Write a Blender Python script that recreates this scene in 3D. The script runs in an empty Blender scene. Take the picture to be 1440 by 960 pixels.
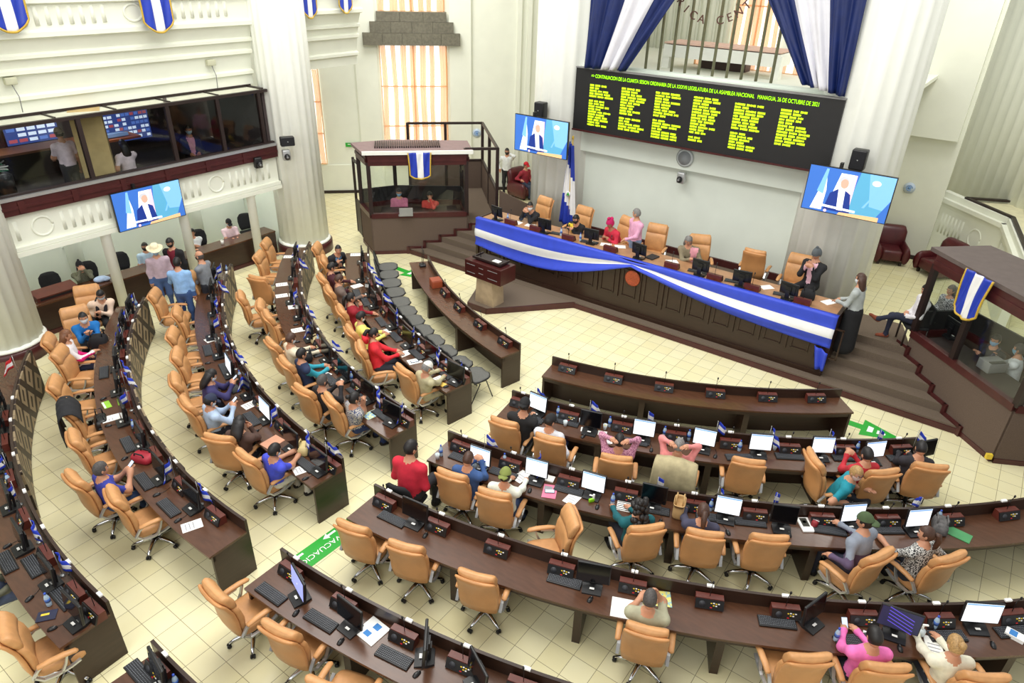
import bpy, math, random
import numpy as np
from mathutils import Matrix, Vector
random.seed(7)
PI = math.pi
S = bpy.context.scene
COL = S.collection

# ------------------------------------------------------------------ camera
FPX = 969.35
FW = np.array([-0.508503679, 0.710266779, -0.486770080])
RR = np.array([0.804773257, 0.593069569, 0.024667602])
UU = np.array([-0.306209100, 0.379195976, 0.873181767])
CAM = np.array([6.57, 0.0, 7.7605])
cd = bpy.data.cameras.new('camera'); cam = bpy.data.objects.new('camera', cd); COL.objects.link(cam)
cd.sensor_width = 36.0; cd.lens = 36.0 * FPX / 1440.0; cd.clip_end = 200
cam.matrix_world = Matrix(((RR[0], UU[0], -FW[0], CAM[0]), (RR[1], UU[1], -FW[1], CAM[1]), (RR[2], UU[2], -FW[2], CAM[2]), (0, 0, 0, 1)))
S.camera = cam

# ------------------------------------------------------------------ light
S.view_settings.view_transform = 'Standard'; S.view_settings.look = 'None'
S.view_settings.exposure = -0.10; S.view_settings.gamma = 1.0; S.view_settings.use_curve_mapping = False
w = bpy.data.worlds.new('hall_light'); S.world = w; w.use_nodes = True
w.node_tree.nodes['Background'].inputs[0].default_value = (1.0, 1.0, 0.97, 1)
w.node_tree.nodes['Background'].inputs[1].default_value = 0.74
def area(name, loc, size, power, aim, col=(1, 0.98, 0.93)):
    l = bpy.data.lights.new(name, 'AREA'); l.shape = 'RECTANGLE'; l.size, l.size_y = size; l.energy = power; l.color = col
    o = bpy.data.objects.new(name, l); COL.objects.link(o); o.location = loc
    o.rotation_euler = (Vector(aim) - Vector(loc)).to_track_quat('-Z', 'Y').to_euler()
    return o
area('ceiling_lamp', (1, 5, 12.5), (6, 6), 900, (0, 6, 0))
area('ceiling_lamp', (-5, 9, 12.5), (6, 6), 680, (-4, 9, 0))
area('ceiling_lamp', (5, 12, 12.5), (5, 5), 330, (3, 12, 0))
area('corridor_fill', (-9.5, 15.5, 10.5), (3, 3), 420, (-10, 16, 2))  # added fill light, brightens the dark window wall behind the left booth
area('corridor_fill', (5.5, 20.3, 9.5), (2, 2), 200, (5.5, 20.5, 0))  # same added fill for the corridor right of the front wall
for y_ in (4.5, 7.5, 10.3): area('gallery_fill', (-10.7, y_, 2.85), (1.2, .5), 42, (-11.6, y_, 0))  # fill lights added to brighten the dark room below the gallery
for x_, y_ in ((-11.3, 5.4), (-11.2, 7.6)): area('control_room_fill', (x_, y_, 4.55), (.6, .6), 18, (x_ - .3, y_, 3))  # fill lights added to lift the dark control room interior
area('front_fill', (3, -5, 9.5), (14, 5), 850, (0, 15, 3))  # broad fill added behind the camera to brighten the front wall and columns

# ------------------------------------------------------------------ pixel rays of the photograph -> points of the hall
def ray(x, y): return FW + (x - 720) / FPX * RR - (y - 480) / FPX * UU
def UZ(x, y, z):
    d = ray(x, y); return CAM + d * ((z - CAM[2]) / d[2])
def UY(x, y, Y):
    d = ray(x, y); return CAM + d * ((Y - CAM[1]) / d[1])
def UX(x, y, X):
    d = ray(x, y); return CAM + d * ((X - CAM[0]) / d[0])
def UP(x, y, P, n):
    d = ray(x, y); n = np.array(n, float); return CAM + d * (np.dot(np.array(P, float) - CAM, n) / np.dot(d, n))

# ------------------------------------------------------------------ materials
def lin(c):
    c = np.array(c[:3], float) / 255
    return tuple(np.where(c <= 0.04045, c / 12.92, ((c + 0.055) / 1.055) ** 2.4)) + (1.0,)
MATS = {}
def mat(name, rgb=(200, 200, 200), rough=0.5, metal=0.0, var=0.06, scale=6.0, stretch=(1, 1, 1), emit=0.0, spec=0.5, rgb2=None):
    if name in MATS: return MATS[name]
    m = bpy.data.materials.new(name); m.use_nodes = True; nt = m.node_tree; b = nt.nodes['Principled BSDF']
    b.inputs['Roughness'].default_value = rough; b.inputs['Metallic'].default_value = metal
    b.inputs['Specular IOR Level'].default_value = spec
    c = np.array(lin(rgb))
    if emit:
        b.inputs['Base Color'].default_value = tuple(c); b.inputs['Emission Color'].default_value = tuple(c); b.inputs['Emission Strength'].default_value = emit
    elif var:
        tc = nt.nodes.new('ShaderNodeTexCoord'); mp = nt.nodes.new('ShaderNodeMapping'); no = nt.nodes.new('ShaderNodeTexNoise'); rp = nt.nodes.new('ShaderNodeValToRGB')
        mp.inputs['Scale'].default_value = stretch; no.inputs['Scale'].default_value = scale; no.inputs['Detail'].default_value = 4
        c2 = np.array(lin(rgb2)) if rgb2 else None
        rp.color_ramp.elements[0].position = 0.3; rp.color_ramp.elements[1].position = 0.7
        rp.color_ramp.elements[0].color = tuple(np.append(np.clip(c[:3] * (1 - (0 if rgb2 else var * 2)), 0, 1), 1))
        if rgb2: rp.color_ramp.elements[0].position, rp.color_ramp.elements[1].position = .46, .54
        rp.color_ramp.elements[1].color = tuple(c2) if rgb2 else tuple(np.append(np.clip(c[:3] * (1 + var), 0, 1), 1))
        nt.links.new(tc.outputs['Object'], mp.inputs[0]); nt.links.new(mp.outputs[0], no.inputs['Vector']); nt.links.new(no.outputs['Fac'], rp.inputs[0]); nt.links.new(rp.outputs[0], b.inputs['Base Color'])
    else: b.inputs['Base Color'].default_value = tuple(c)
    MATS[name] = m; return m
def glassmat(name, tint=(1, 1, 1, 1), gloss=0.10):
    m = bpy.data.materials.new(name); m.use_nodes = True; nt = m.node_tree; nt.nodes.clear()
    o = nt.nodes.new('ShaderNodeOutputMaterial'); t = nt.nodes.new('ShaderNodeBsdfTransparent'); g = nt.nodes.new('ShaderNodeBsdfGlossy'); x = nt.nodes.new('ShaderNodeMixShader')
    t.inputs[0].default_value = tint; g.inputs['Roughness'].default_value = 0.03; x.inputs[0].default_value = gloss
    nt.links.new(t.outputs[0], x.inputs[1]); nt.links.new(g.outputs[0], x.inputs[2]); nt.links.new(x.outputs[0], o.inputs[0]); MATS[name] = m; return m
def mth(nt, op, a, b=None):
    n = nt.nodes.new('ShaderNodeMath'); n.operation = op
    for i, v in enumerate((a, b)):
        if v is None: continue
        if hasattr(v, 'is_output'): nt.links.new(v, n.inputs[i])
        else: n.inputs[i].default_value = v
    return n.outputs[0]
def mixc(nt, f, a, b):
    n = nt.nodes.new('ShaderNodeMix'); n.data_type = 'RGBA'
    nt.links.new(f, n.inputs[0])
    for i, v in ((6, a), (7, b)):
        if hasattr(v, 'is_output'): nt.links.new(v, n.inputs[i])
        else: n.inputs[i].default_value = v
    return n.outputs[2]

WOOD = mat('dark wood', (51, 33, 24), 0.34, var=0.12, scale=3, stretch=(1, 1, 8), spec=0.5)
WTOP = mat('desk laminate', (84, 54, 37), 0.24, var=0.10, scale=5, stretch=(1, 4, 1), spec=0.6)
WRED = mat('reddish wood', (94, 42, 32), 0.35, var=0.12, scale=8)
MAHOG = mat('mahogany trim', (72, 30, 30), 0.35, var=0.1, scale=5)
CARPET = mat('taupe carpet', (112, 99, 86), 0.95, var=0.10, scale=90, spec=0.1)
CARPW = mat('taupe carpet wall', (104, 89, 79), 0.95, var=0.12, scale=120, spec=0.1)
WALL = mat('cream plaster', (232, 234, 220), 0.85, var=0.015, scale=2, spec=0.2)
WALLB = mat('pale plaster', (222, 230, 220), 0.85, var=0.015, scale=2, spec=0.2)
WHITE = mat('white paint', (240, 242, 234), 0.6, var=0.01)
TAN = mat('tan leather', (204, 150, 98), 0.42, var=0.07, scale=9, spec=0.45)
TANB = mat('tan leather shell', (200, 143, 90), 0.40, var=0.05, scale=5, spec=0.45)
CHROME = mat('chrome', (215, 218, 222), 0.18, 1.0, var=0.02)
SILV = mat('silver plastic', (190, 192, 192), 0.3, 0.6, var=0.02)
BLK = mat('black plastic', (24, 24, 26), 0.38, var=0.08)
BLKG = mat('glossy black screen', (10, 11, 16), 0.12, var=0.05, spec=0.6)
BLKF = mat('black fabric', (26, 26, 30), 0.85, var=0.15, scale=30)
MESH = mat('grey mesh', (104, 104, 100), 0.8, var=0.25, scale=140)
KEYC = mat('dark key', (56, 58, 64), 0.5, var=0.1); KEYL = mat('key legend', (150, 155, 160), 0.5, var=0.02)
PAPER = mat('white paper', (246, 246, 242), 0.8, var=0.01)
GREY = mat('grey plastic', (130, 130, 130), 0.5, var=0.03)
BLUE = mat('flag blue', (40, 66, 196), 0.6, var=0.06); FWHT = mat('flag white', (236, 236, 236), 0.7, var=0.02)
NAVY = mat('drape blue', (8, 32, 92), 0.55, var=0.08); DWHT = mat('drape white', (222, 222, 230), 0.6, var=0.02)
GOLD = mat('gold fringe', (206, 170, 60), 0.5, var=0.12, scale=60)
GREEN = mat('green sticker', (40, 168, 52), 0.5, var=0.03)
BWAT = mat('bottle blue', (70, 110, 190), 0.15, var=0.05, spec=0.7); BCLR = mat('clear bottle plastic', (170, 196, 220), 0.12, var=0.03, spec=0.8)
RED = mat('red', (196, 36, 44), 0.6, var=0.05); YEL = mat('yellow', (232, 200, 60), 0.6, var=0.04)
SCRW = mat('lit screen white', (238, 244, 252), emit=0.95); SCRB = mat('lit screen blue', (120, 165, 220), emit=0.8); SCRG = mat('lit screen grey', (196, 206, 216), emit=0.8)
SCRL = mat('lit screen lavender', (150, 160, 222), emit=0.9); SCRP = mat('lit screen violet', (84, 70, 190), emit=0.7)
LED = mat('led text', (190, 230, 20), emit=1.0)
GLASS = glassmat('clear glass', (0.96, 0.98, 0.97, 1), 0.04); GLASSD = glassmat('booth glass', (0.84, 0.86, 0.86, 1), 0.025)
STONE = mat('grey stone', (112, 108, 94), 0.85, var=0.12, scale=14)
OLIVE = mat('olive metal', (128, 126, 98), 0.45, 0.3, var=0.08)
MAROON = mat('maroon leather', (84, 26, 32), 0.35, var=0.1)
DARKB = mat('dark brown steel', (40, 26, 24), 0.45, var=0.08)

# ------------------------------------------------------------------ mesh builder
def axes(d):
    d = np.array(d, float); d /= max(1e-9, np.linalg.norm(d))
    u = np.array([0, 0, 1.0]) if abs(d[2]) < 0.95 else np.array([1.0, 0, 0])
    a = np.cross(d, u); a /= np.linalg.norm(a); return d, a, np.cross(a, d)
class MB:
    def __init__(s): s.v = []; s.f = []; s.m = []; s.s = []; s.uv = None
    def add(s, vs, fs, m=0, sm=False, T=None):
        k = len(s.v)
        if T is not None:
            T = np.array(T); vs = [T[:3, :3] @ np.array(p, float) + T[:3, 3] for p in vs]
        s.v.extend([tuple(float(c) for c in p) for p in vs]); s.f.extend([tuple(i + k for i in f) for f in fs])
        s.m.extend([m] * len(fs) if isinstance(m, int) else list(m)); s.s.extend([sm] * len(fs)); return s
    def box(s, c, d, rz=0.0, m=0, T=None, ry=0.0):
        x, y, z = [k / 2 for k in d]; P = []
        cz, sz, cy, sy = math.cos(rz), math.sin(rz), math.cos(ry), math.sin(ry)
        for a, b, e in ((-x, -y, -z), (x, -y, -z), (x, y, -z), (-x, y, -z), (-x, -y, z), (x, -y, z), (x, y, z), (-x, y, z)):
            a, e = a * cy + e * sy, -a * sy + e * cy
            P.append((c[0] + a * cz - b * sz, c[1] + a * sz + b * cz, c[2] + e))
        return s.add(P, [(0, 3, 2, 1), (4, 5, 6, 7), (0, 1, 5, 4), (1, 2, 6, 5), (2, 3, 7, 6), (3, 0, 4, 7)], m, False, T)
    def loft(s, rings, m=0, sm=True, caps=True, T=None, closed=True):
        n = len(rings[0]); V = [p for r in rings for p in r]; F = []
        for i in range(len(rings) - 1):
            for j in range(n if closed else n - 1):
                F.append((i * n + j, i * n + (j + 1) % n, (i + 1) * n + (j + 1) % n, (i + 1) * n + j))
        if caps and closed: F.append(tuple(range(n))[::-1]); F.append(tuple(range((len(rings) - 1) * n, len(rings) * n)))
        return s.add(V, F, m, sm, T)
    def tube(s, pts, rad, n=8, m=0, T=None):
        pts = [np.array(p, float) for p in pts]
        if not hasattr(rad, '__len__'): rad = [rad] * len(pts)
        R = []; pa = None
        for i, p in enumerate(pts):
            d = pts[min(i + 1, len(pts) - 1)] - pts[max(i - 1, 0)]
            d, a, b = axes(d)
            if pa is not None:
                a = pa - d * np.dot(pa, d); a /= max(1e-9, np.linalg.norm(a)); b = np.cross(a, d)
            pa = a
            R.append([p + rad[i] * (math.cos(2 * PI * k / n) * a + math.sin(2 * PI * k / n) * b) for k in range(n)])
        return s.loft(R, m, True, True, T)
    def lathe(s, prof, n=16, c=(0, 0, 0), m=0, T=None, sm=True):
        return s.loft([[(c[0] + r * math.cos(2 * PI * k / n), c[1] + r * math.sin(2 * PI * k / n), c[2] + z) for k in range(n)] for r, z in prof], m, sm, True, T)
    def ell(s, c, r, nu=12, nv=8, m=0, T=None):
        return s.lathe([(max(1e-4, math.sin(PI * i / nv)), -math.cos(PI * i / nv)) for i in range(nv + 1)], nu, m=m, T=(np.array(T) if T is not None else np.eye(4)) @ np.array([[r[0], 0, 0, c[0]], [0, r[1], 0, c[1]], [0, 0, r[2], c[2]], [0, 0, 0, 1.0]]))
    def rbox(s, c, d, r=0.02, m=0, T=None, rz=0.0, k=3):
        x, y, z = d[0] / 2, d[1] / 2, d[2] / 2; r = min(r, x * .99, y * .99, z * .99); R = []
        def ring(q, zz):
            o = []
            for cx, cy, a0 in ((x - r, y - r, 0), (-x + r, y - r, 90), (-x + r, -y + r, 180), (x - r, -y + r, 270)):
                for i in range(k + 1):
                    a = math.radians(a0 + 90 * i / k); px, py = cx + (r - q) * math.cos(a), cy + (r - q) * math.sin(a)
                    o.append((c[0] + px * math.cos(rz) - py * math.sin(rz), c[1] + px * math.sin(rz) + py * math.cos(rz), c[2] + zz))
            return o
        for i in range(k + 1):
            a = PI / 2 * i / k; R.append(ring(r * (1 - math.sin(a)), -z + r * (1 - math.cos(a))))
        for i in range(k + 1):
            a = PI / 2 * (1 - i / k); R.append(ring(r * (1 - math.sin(a)), z - r * (1 - math.cos(a))))
        return s.loft(R, m, True, True, T)
    def sheet(s, G, m=0, th=0.0, sm=True):
        """G: rows of points (a grid); th gives it a thickness along its normal"""
        h, wd = len(G), len(G[0]); V = [np.array(p, float) for r in G for p in r]
        F = [(i * wd + j, i * wd + j + 1, (i + 1) * wd + j + 1, (i + 1) * wd + j) for i in range(h - 1) for j in range(wd - 1)]
        mm = m if not isinstance(m, int) else [m] * len(F)
        if th:
            nrm = [np.zeros(3) for _ in V]
            for f in F:
                q = np.cross(V[f[1]] - V[f[0]], V[f[3]] - V[f[0]])
                for i in f: nrm[i] = nrm[i] + q
            B = [p - th * q / max(1e-9, np.linalg.norm(q)) for p, q in zip(V, nrm)]; N = len(V)
            FB = [tuple(i + N for i in f[::-1]) for f in F]
            bd = [j for j in range(wd)] + [i * wd + wd - 1 for i in range(1, h)] + [(h - 1) * wd + j for j in range(wd - 2, -1, -1)] + [i * wd for i in range(h - 2, 0, -1)]
            FE = [(bd[i], bd[i - 1], bd[i - 1] + N, bd[i] + N) for i in range(len(bd))]
            em = []
            for i in range(len(bd)): em.append(mm[0])
            return s.add(V + B, F + FB + FE, list(mm) + list(mm) + em, sm)
        return s.add(V, F, list(mm), sm)
    def poly(s, P, z0, z1, m=0, T=None):
        n = len(P); a = sum(P[i][0] * P[(i + 1) % n][1] - P[(i + 1) % n][0] * P[i][1] for i in range(n))
        if a < 0: P = P[::-1]
        V = [(p[0], p[1], z0) for p in P] + [(p[0], p[1], z1) for p in P]
        return s.add(V, [tuple(range(n))[::-1], tuple(range(n, 2 * n))] + [(i, (i + 1) % n, n + (i + 1) % n, n + i) for i in range(n)], m, False, T)
    def arc(s, c, r0, r1, a0, a1, z0, z1, n=24, m=0):
        R = []
        for i in range(n + 1):
            a = a0 + (a1 - a0) * i / n; ca, sa = math.cos(a), math.sin(a)
            R.append([(c[0] + r * ca, c[1] + r * sa, z) for r, z in ((r0, z0), (r1, z0), (r1, z1), (r0, z1))])
        return s.loft(R, m, False)
    def mesh(s, name, mats):
        me = bpy.data.meshes.new(name); me.from_pydata(s.v, [], s.f)
        for k in (mats if isinstance(mats, (list, tuple)) else [mats]): me.materials.append(k)
        me.polygons.foreach_set('material_index', s.m); me.polygons.foreach_set('use_smooth', s.s)
        if s.uv is not None:
            u = me.uv_layers.new(name='UVMap'); lv = np.empty(len(me.loops), int); me.loops.foreach_get('vertex_index', lv)
            u.data.foreach_set('uv', np.array(s.uv, float)[lv].ravel())
        me.update(); return me
    def build(s, name, mats, parent=None):
        o = bpy.data.objects.new(name, s.mesh(name, mats)); COL.objects.link(o); o.parent = parent; return o

def tag(o, label, cat, group=None, kind=None):
    if label: o['label'] = label
    if cat: o['category'] = cat
    if group: o['group'] = group
    if kind: o['kind'] = kind
    return o
def thing(name, label, cat, loc=(0, 0, 0), rz=0.0, group=None):
    o = bpy.data.objects.new(name, None); COL.objects.link(o); o.empty_display_size = 0.1
    o.location = tuple(float(v) for v in loc); o.rotation_euler = (0, 0, rz); return tag(o, label, cat, group)
def struct(mb, name, mats, label=None):
    o = mb.build(name, mats); o['kind'] = 'structure'
    if label: o['label'] = label
    return o
def dup(root, loc, rz, label, group=None):
    r = root.copy(); COL.objects.link(r); r.location = tuple(float(v) for v in loc); r.rotation_euler = (0, 0, rz); r['label'] = label
    if group: r['group'] = group
    for ch in list(root.children):
        c = ch.copy(); COL.objects.link(c); c.parent = r
        for g in list(ch.children):
            d = g.copy(); COL.objects.link(d); d.parent = c
    return r
class Proto:
    """first place() moves the built thing itself, later ones copy it"""
    def __init__(s, root): s.root = root; s.used = False
    def place(s, loc, rz, label, group=None):
        if s.used: return dup(s.root, loc, rz, label, group)
        s.used = True; o = s.root; o.location = tuple(float(v) for v in loc); o.rotation_euler = (0, 0, rz); o['label'] = label
        if group: o['group'] = group
        return o
def TR(loc=(0, 0, 0), rz=0.0, ry=0.0, rx=0.0, sc=1.0):
    return np.array(Matrix.Translation(Vector([float(v) for v in loc])) @ Matrix.Rotation(rz, 4, 'Z') @ Matrix.Rotation(ry, 4, 'Y') @ Matrix.Rotation(rx, 4, 'X') @ Matrix.Scale(sc, 4))
def text_mesh(txt, size, mode='CENTER', ext=0.004):
    c = bpy.data.curves.new('lettering', 'FONT'); c.body = txt; c.size = size; c.align_x = mode; c.align_y = 'CENTER'; c.extrude = ext
    o = bpy.data.objects.new('lettering', c); COL.objects.link(o); dg = bpy.context.evaluated_depsgraph_get()
    me = o.evaluated_get(dg).to_mesh(); V = [tuple(v.co) for v in me.vertices]; Fc = [tuple(p.vertices) for p in me.polygons]
    o.evaluated_get(dg).to_mesh_clear(); bpy.data.objects.remove(o); bpy.data.curves.remove(c); return V, Fc
ORD = 'zeroth first second third fourth fifth sixth seventh eighth ninth tenth eleventh twelfth thirteenth fourteenth fifteenth sixteenth seventeenth'.split()
TXT = {}
for key, body, sz in (('board', '=> CONTINUACION DE LA CUARTA SESION ORDINARIA DE LA XXXVII LEGISLATURA DE LA ASAMBLEA NACIONAL   MANAGUA, 26 DE OCTUBRE DE 2021', 0.135), ('evac', 'EVACUACION', 0.26), ('ruta', 'RUTA DE', 0.13)):
    TXT[key] = text_mesh(body, sz)
for ch in 'REPUBLICADENTLM': TXT[ch] = text_mesh(ch, 0.26, ext=0.012)
# ------------------------------------------------------------------ floor
T = 0.34
def floor_mat():
    m = bpy.data.materials.new('cream floor tile'); m.use_nodes = True; nt = m.node_tree; b = nt.nodes['Principled BSDF']
    tc = nt.nodes.new('ShaderNodeTexCoord'); sx = nt.nodes.new('ShaderNodeSeparateXYZ'); nt.links.new(tc.outputs['Object'], sx.inputs[0])
    gs = []; cs = []
    for ax, off in ((0, 6.57 + 0.30 * T), (1, 0.29 * T)):
        q = mth(nt, 'DIVIDE', mth(nt, 'SUBTRACT', sx.outputs[ax], off), T); fr = mth(nt, 'FRACT', q); cs.append(mth(nt, 'FLOOR', q))
        gs.append(mth(nt, 'GREATER_THAN', mth(nt, 'ABSOLUTE', mth(nt, 'SUBTRACT', fr, 0.5)), 0.5 - 0.010))
    g = mth(nt, 'MAXIMUM', gs[0], gs[1])
    cb = nt.nodes.new('ShaderNodeCombineXYZ'); nt.links.new(cs[0], cb.inputs[0]); nt.links.new(cs[1], cb.inputs[1])
    wn = nt.nodes.new('ShaderNodeTexWhiteNoise'); nt.links.new(cb.outputs[0], wn.inputs['Vector'])
    no = nt.nodes.new('ShaderNodeTexNoise'); no.inputs['Scale'].default_value = 5; nt.links.new(tc.outputs['Object'], no.inputs['Vector'])
    f = mth(nt, 'ADD', mth(nt, 'MULTIPLY', wn.outputs['Value'], 0.55), mth(nt, 'MULTIPLY', no.outputs['Fac'], 0.45))
    tile = mixc(nt, f, lin((231, 222, 174)), lin((239, 233, 195)))
    nt.links.new(mixc(nt, g, tile, lin((146, 136, 104))), b.inputs['Base Color'])
    b.inputs['Roughness'].default_value = 0.22; b.inputs['Specular IOR Level'].default_value = 0.4
    return m
mb = MB(); mb.box((-2, 9, -0.05), (34, 36, 0.1)); struct(mb, 'floor', floor_mat())

# ------------------------------------------------------------------ front wall, platform
mb = MB(); mb.box((-0.14, 16.92, 2.0), (8.2, 0.2, 2.32)); mb.box((-0.14, 16.80, 3.44), (7.6, 0.34, 0.56)); mb.box((-0.14, 16.95, 4.55), (8.0, 0.2, 1.65)); mb.box((-0.14, 16.83, 5.29), (7.6, 0.7, 0.06))
struct(mb, 'wall_front', WALLB)
mb = MB(); mb.box((-0.14, 16.79, 0.93), (7.0, 0.06, 0.18)); struct(mb, 'baseboard_front', MAHOG)
for i, (x, y) in enumerate(((-3.93, 16.85), (3.65, 16.85))):
    pass
def column(name, x, y, r0, r1, z0, z1, fl=20):
    mb = MB(); R = []
    for z in (z0, (z0 + z1) / 2, z1):
        r = r0 + (r1 - r0) * (z - z0) / (z1 - z0)
        R.append([(x + (r * (1 - 0.045 * abs(math.sin(fl * 0.5 * a)))) * math.cos(a), y + (r * (1 - 0.045 * abs(math.sin(fl * 0.5 * a)))) * math.sin(a), z) for a in [2 * PI * k / (fl * 6) for k in range(fl * 6)]])
    mb.loft(R, 0, True); return mb
for (x, y) in ((-4.0, 17.2), (3.6, 17.2)):
    struct(column('trim', x, y, 1.0, 0.95, 0.0, 11), 'trim_1' if x < 0 else 'trim_2', WHITE, 'tall fluted cream column beside the front wall' )
for i, (x, y) in enumerate(((-9.72, 12.05), (-9.72, 4.1))):
    mb = column('t', x, y, 0.70, 0.70, 0.36, 11); mb.lathe([(0.73, 0.30), (0.75, 0.33), (0.73, 0.36), (0.70, 0.38)], 48, (x, y, 0)); struct(mb, 'trim_%d' % (i + 3), WHITE, 'tall fluted cream column of the side gallery')
    mb = MB(); mb.lathe([(0.79, 0.0), (0.79, 0.28), (0.76, 0.30)], 48, (x, y, 0)); struct(mb, 'trim_%d' % (i + 5), MAHOG, 'brown base ring of the gallery column')
YS = [13.75, 14.09, 14.41, 14.73, 15.05]; ZS = [0.16 + 0.17 * k for k in range(5)]; ZP = ZS[-1]
mb = MB()
for k in range(5):
    y = YS[k]; z0 = 0 if k == 0 else ZS[k - 1]
    mb.poly([(y - 20.9, y), (21.05 - y, y), (5.65, 16.2), (3.6, 16.2), (3.6, 16.85), (-3.9, 16.85), (-5.3, 15.75), (-7.86, 18.15), (-9.6, 16.4)], z0, ZS[k])
mb.poly([(-1.35, 13.8), (-2.86, 12.05), (-3.45, 12.05), (-4.2, 13.8)], 0, 0.155)
struct(mb, 'floor_platform', CARPET, 'taupe carpeted platform with five steps')
mb = MB()
mb.box(((-7.15 + 7.3) / 2, 13.735, 0.06), (14.45, 0.03, 0.12))
for a, b in (((-1.35, 13.75), (-2.86, 12.04)), ((-2.86, 12.04), (-3.45, 12.04)), ((-3.45, 12.04), (-4.2, 13.75))):
    d = np.array(b) - np.array(a); L = np.hypot(*d); c = (np.array(a) + np.array(b)) / 2
    mb.box((c[0], c[1], 0.075), (L, 0.03, 0.15), math.atan2(d[1], d[0]))
struct(mb, 'baseboard_platform', MAHOG)

# ------------------------------------------------------------------ 45 degree side walls behind, their windows
Q = math.sqrt(0.5)
def LW(s, off=0.0, z=0.0): return (-13.3 + s * Q + off * Q, 16.35 + s * Q - off * Q, z)   # off: towards the hall
mb = MB()
for s0, s1, z0, z1, off in ((-3.5, 9.7, 0, 11, 0.0),):
    mb.poly([LW(s0)[:2], LW(s1)[:2], LW(s1, -0.2)[:2], LW(s0, -0.2)[:2]], z0, z1)
for s0, s1, o in ((1.05, 1.8, .12), (4.25, 5.0, .12), (6.6, 6.75, .1), (6.95, 7.1, .1), (7.9, 8.1, .12)):
    mb.poly([LW(s0, 0)[:2], LW(s1, 0)[:2], LW(s1, o)[:2], LW(s0, o)[:2]], 0, 11)
mb.poly([LW(-2.4, 0)[:2], LW(1.05, 0)[:2], LW(1.05, .06)[:2], LW(-2.4, .06)[:2]], 0, 1.03)
struct(mb, 'wall_left', WALL)
mb = MB(); mb.poly([LW(-2.4, .07)[:2], LW(9.7, .0)[:2], LW(9.7, .1)[:2], LW(-2.4, .1)[:2]], 0, .1); struct(mb, 'baseboard_left', DARKB)
PANE = mat('daylight pane', (255, 252, 246), emit=1.25)
CUR = bpy.data.materials.new('orange sheer curtain'); CUR.use_nodes = True
nt = CUR.node_tree; b = nt.nodes['Principled BSDF']; b.inputs['Base Color'].default_value = lin((228, 176, 130)); b.inputs['Roughness'].default_value = 0.9
o_ = nt.nodes['Material Output']; tr = nt.nodes.new('ShaderNodeBsdfTransparent'); tr.inputs[0].default_value = (1.0, 0.86, 0.72, 1); tl = nt.nodes.new('ShaderNodeBsdfTranslucent'); tl.inputs[0].default_value = lin((240, 200, 160))
m1 = nt.nodes.new('ShaderNodeMixShader'); m2 = nt.nodes.new('ShaderNodeMixShader'); m1.inputs[0].default_value = 0.55; m2.inputs[0].default_value = 0.30
nt.links.new(b.outputs[0], m1.inputs[1]); nt.links.new(tl.outputs[0], m1.inputs[2]); nt.links.new(m1.outputs[0], m2.inputs[1]); nt.links.new(tr.outputs[0], m2.inputs[2]); nt.links.new(m2.outputs[0], o_.inputs[0])
def window(n, P0, P1, z0, z1, nrm, bars=3, folds=6, lab=None):
    """pane with frame on a wall from P0 to P1, gathered curtain strips in front of it"""
    P0 = np.array(P0[:2]); P1 = np.array(P1[:2]); d = P1 - P0; L = np.hypot(*d); d = d / L; nn = np.array(nrm) / np.hypot(*nrm)
    def pt(s, o, z): q = P0 + d * s + nn * o; return (q[0], q[1], z)
    w = MB(); w.sheet([[pt(0, .02, z0), pt(L, .02, z0)], [pt(0, .02, z1), pt(L, .02, z1)]], 0, 0.01)
    r = w.build('window_%d' % n, [PANE]); r['kind'] = 'structure'
    if lab: r['label'] = lab
    f = MB(); ang = math.atan2(d[1], d[0])
    nb = max(1, bars // 2 + 1)
    for k in range(nb + 1):
        z = z0 + (z1 - z0) * k / nb; c = pt(L / 2, .045, z); f.box(c, (L, .04, .04), ang)
    for s in (0.02, L / 2, L - .02): f.box(pt(s, .045, (z0 + z1) / 2), (.045, .04, z1 - z0), ang)
    f.build('window_frame', mat('window frame tan', (240, 214, 180), 0.6), r)
    for k in range(folds):
        s0 = L * (k + 0.12 + 0.18 * random.random()) / folds; wd = L / folds * (0.45 + 0.40 * random.random()); g = MB(); G = []
        for zz in np.linspace(z0 + .02, z1 - .02, 7):
            G.append([pt(s0 + wd * u + 0.02 * math.sin(zz * 2 + k), .12 + .035 * math.sin(u * PI * 5 + k), zz) for u in np.linspace(0, 1, 16)])
        g.sheet(G, 0); g.build('curtain', CUR, r)
    return r
window(1, LW(1.87), LW(4.17), 1.05, 5.08, (1, -1), 5, 7, 'tall curtained window below the stone lintel')
window(2, LW(1.9), LW(4.12), 6.10, 9.0, (1, -1), 3, 7, 'upper curtained window above the stone lintel')
window(3, LW(-.75), LW(-.2), 1.08, 4.3, (1, -1), 4, 2, 'narrow curtained window behind the fluted column')
mb = MB()
for s0, s1, z0, z1, o, nb in ((1.37, 4.62, 5.08, 5.46, .34, 5), (1.62, 4.40, 5.46, 5.80, .28, 4), (1.85, 4.17, 5.80, 6.10, .22, 3)):
    for k in range(nb):
        a, b_ = s0 + (s1 - s0) * k / nb, s0 + (s1 - s0) * (k + 1) / nb - 0.008
        mb.poly([LW(a)[:2], LW(b_)[:2], LW(b_, o)[:2], LW(a, o)[:2]], z0, z1 - 0.006)
struct(mb, 'trim_7', STONE, 'stepped grey stone lintel over the tall window')
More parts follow.
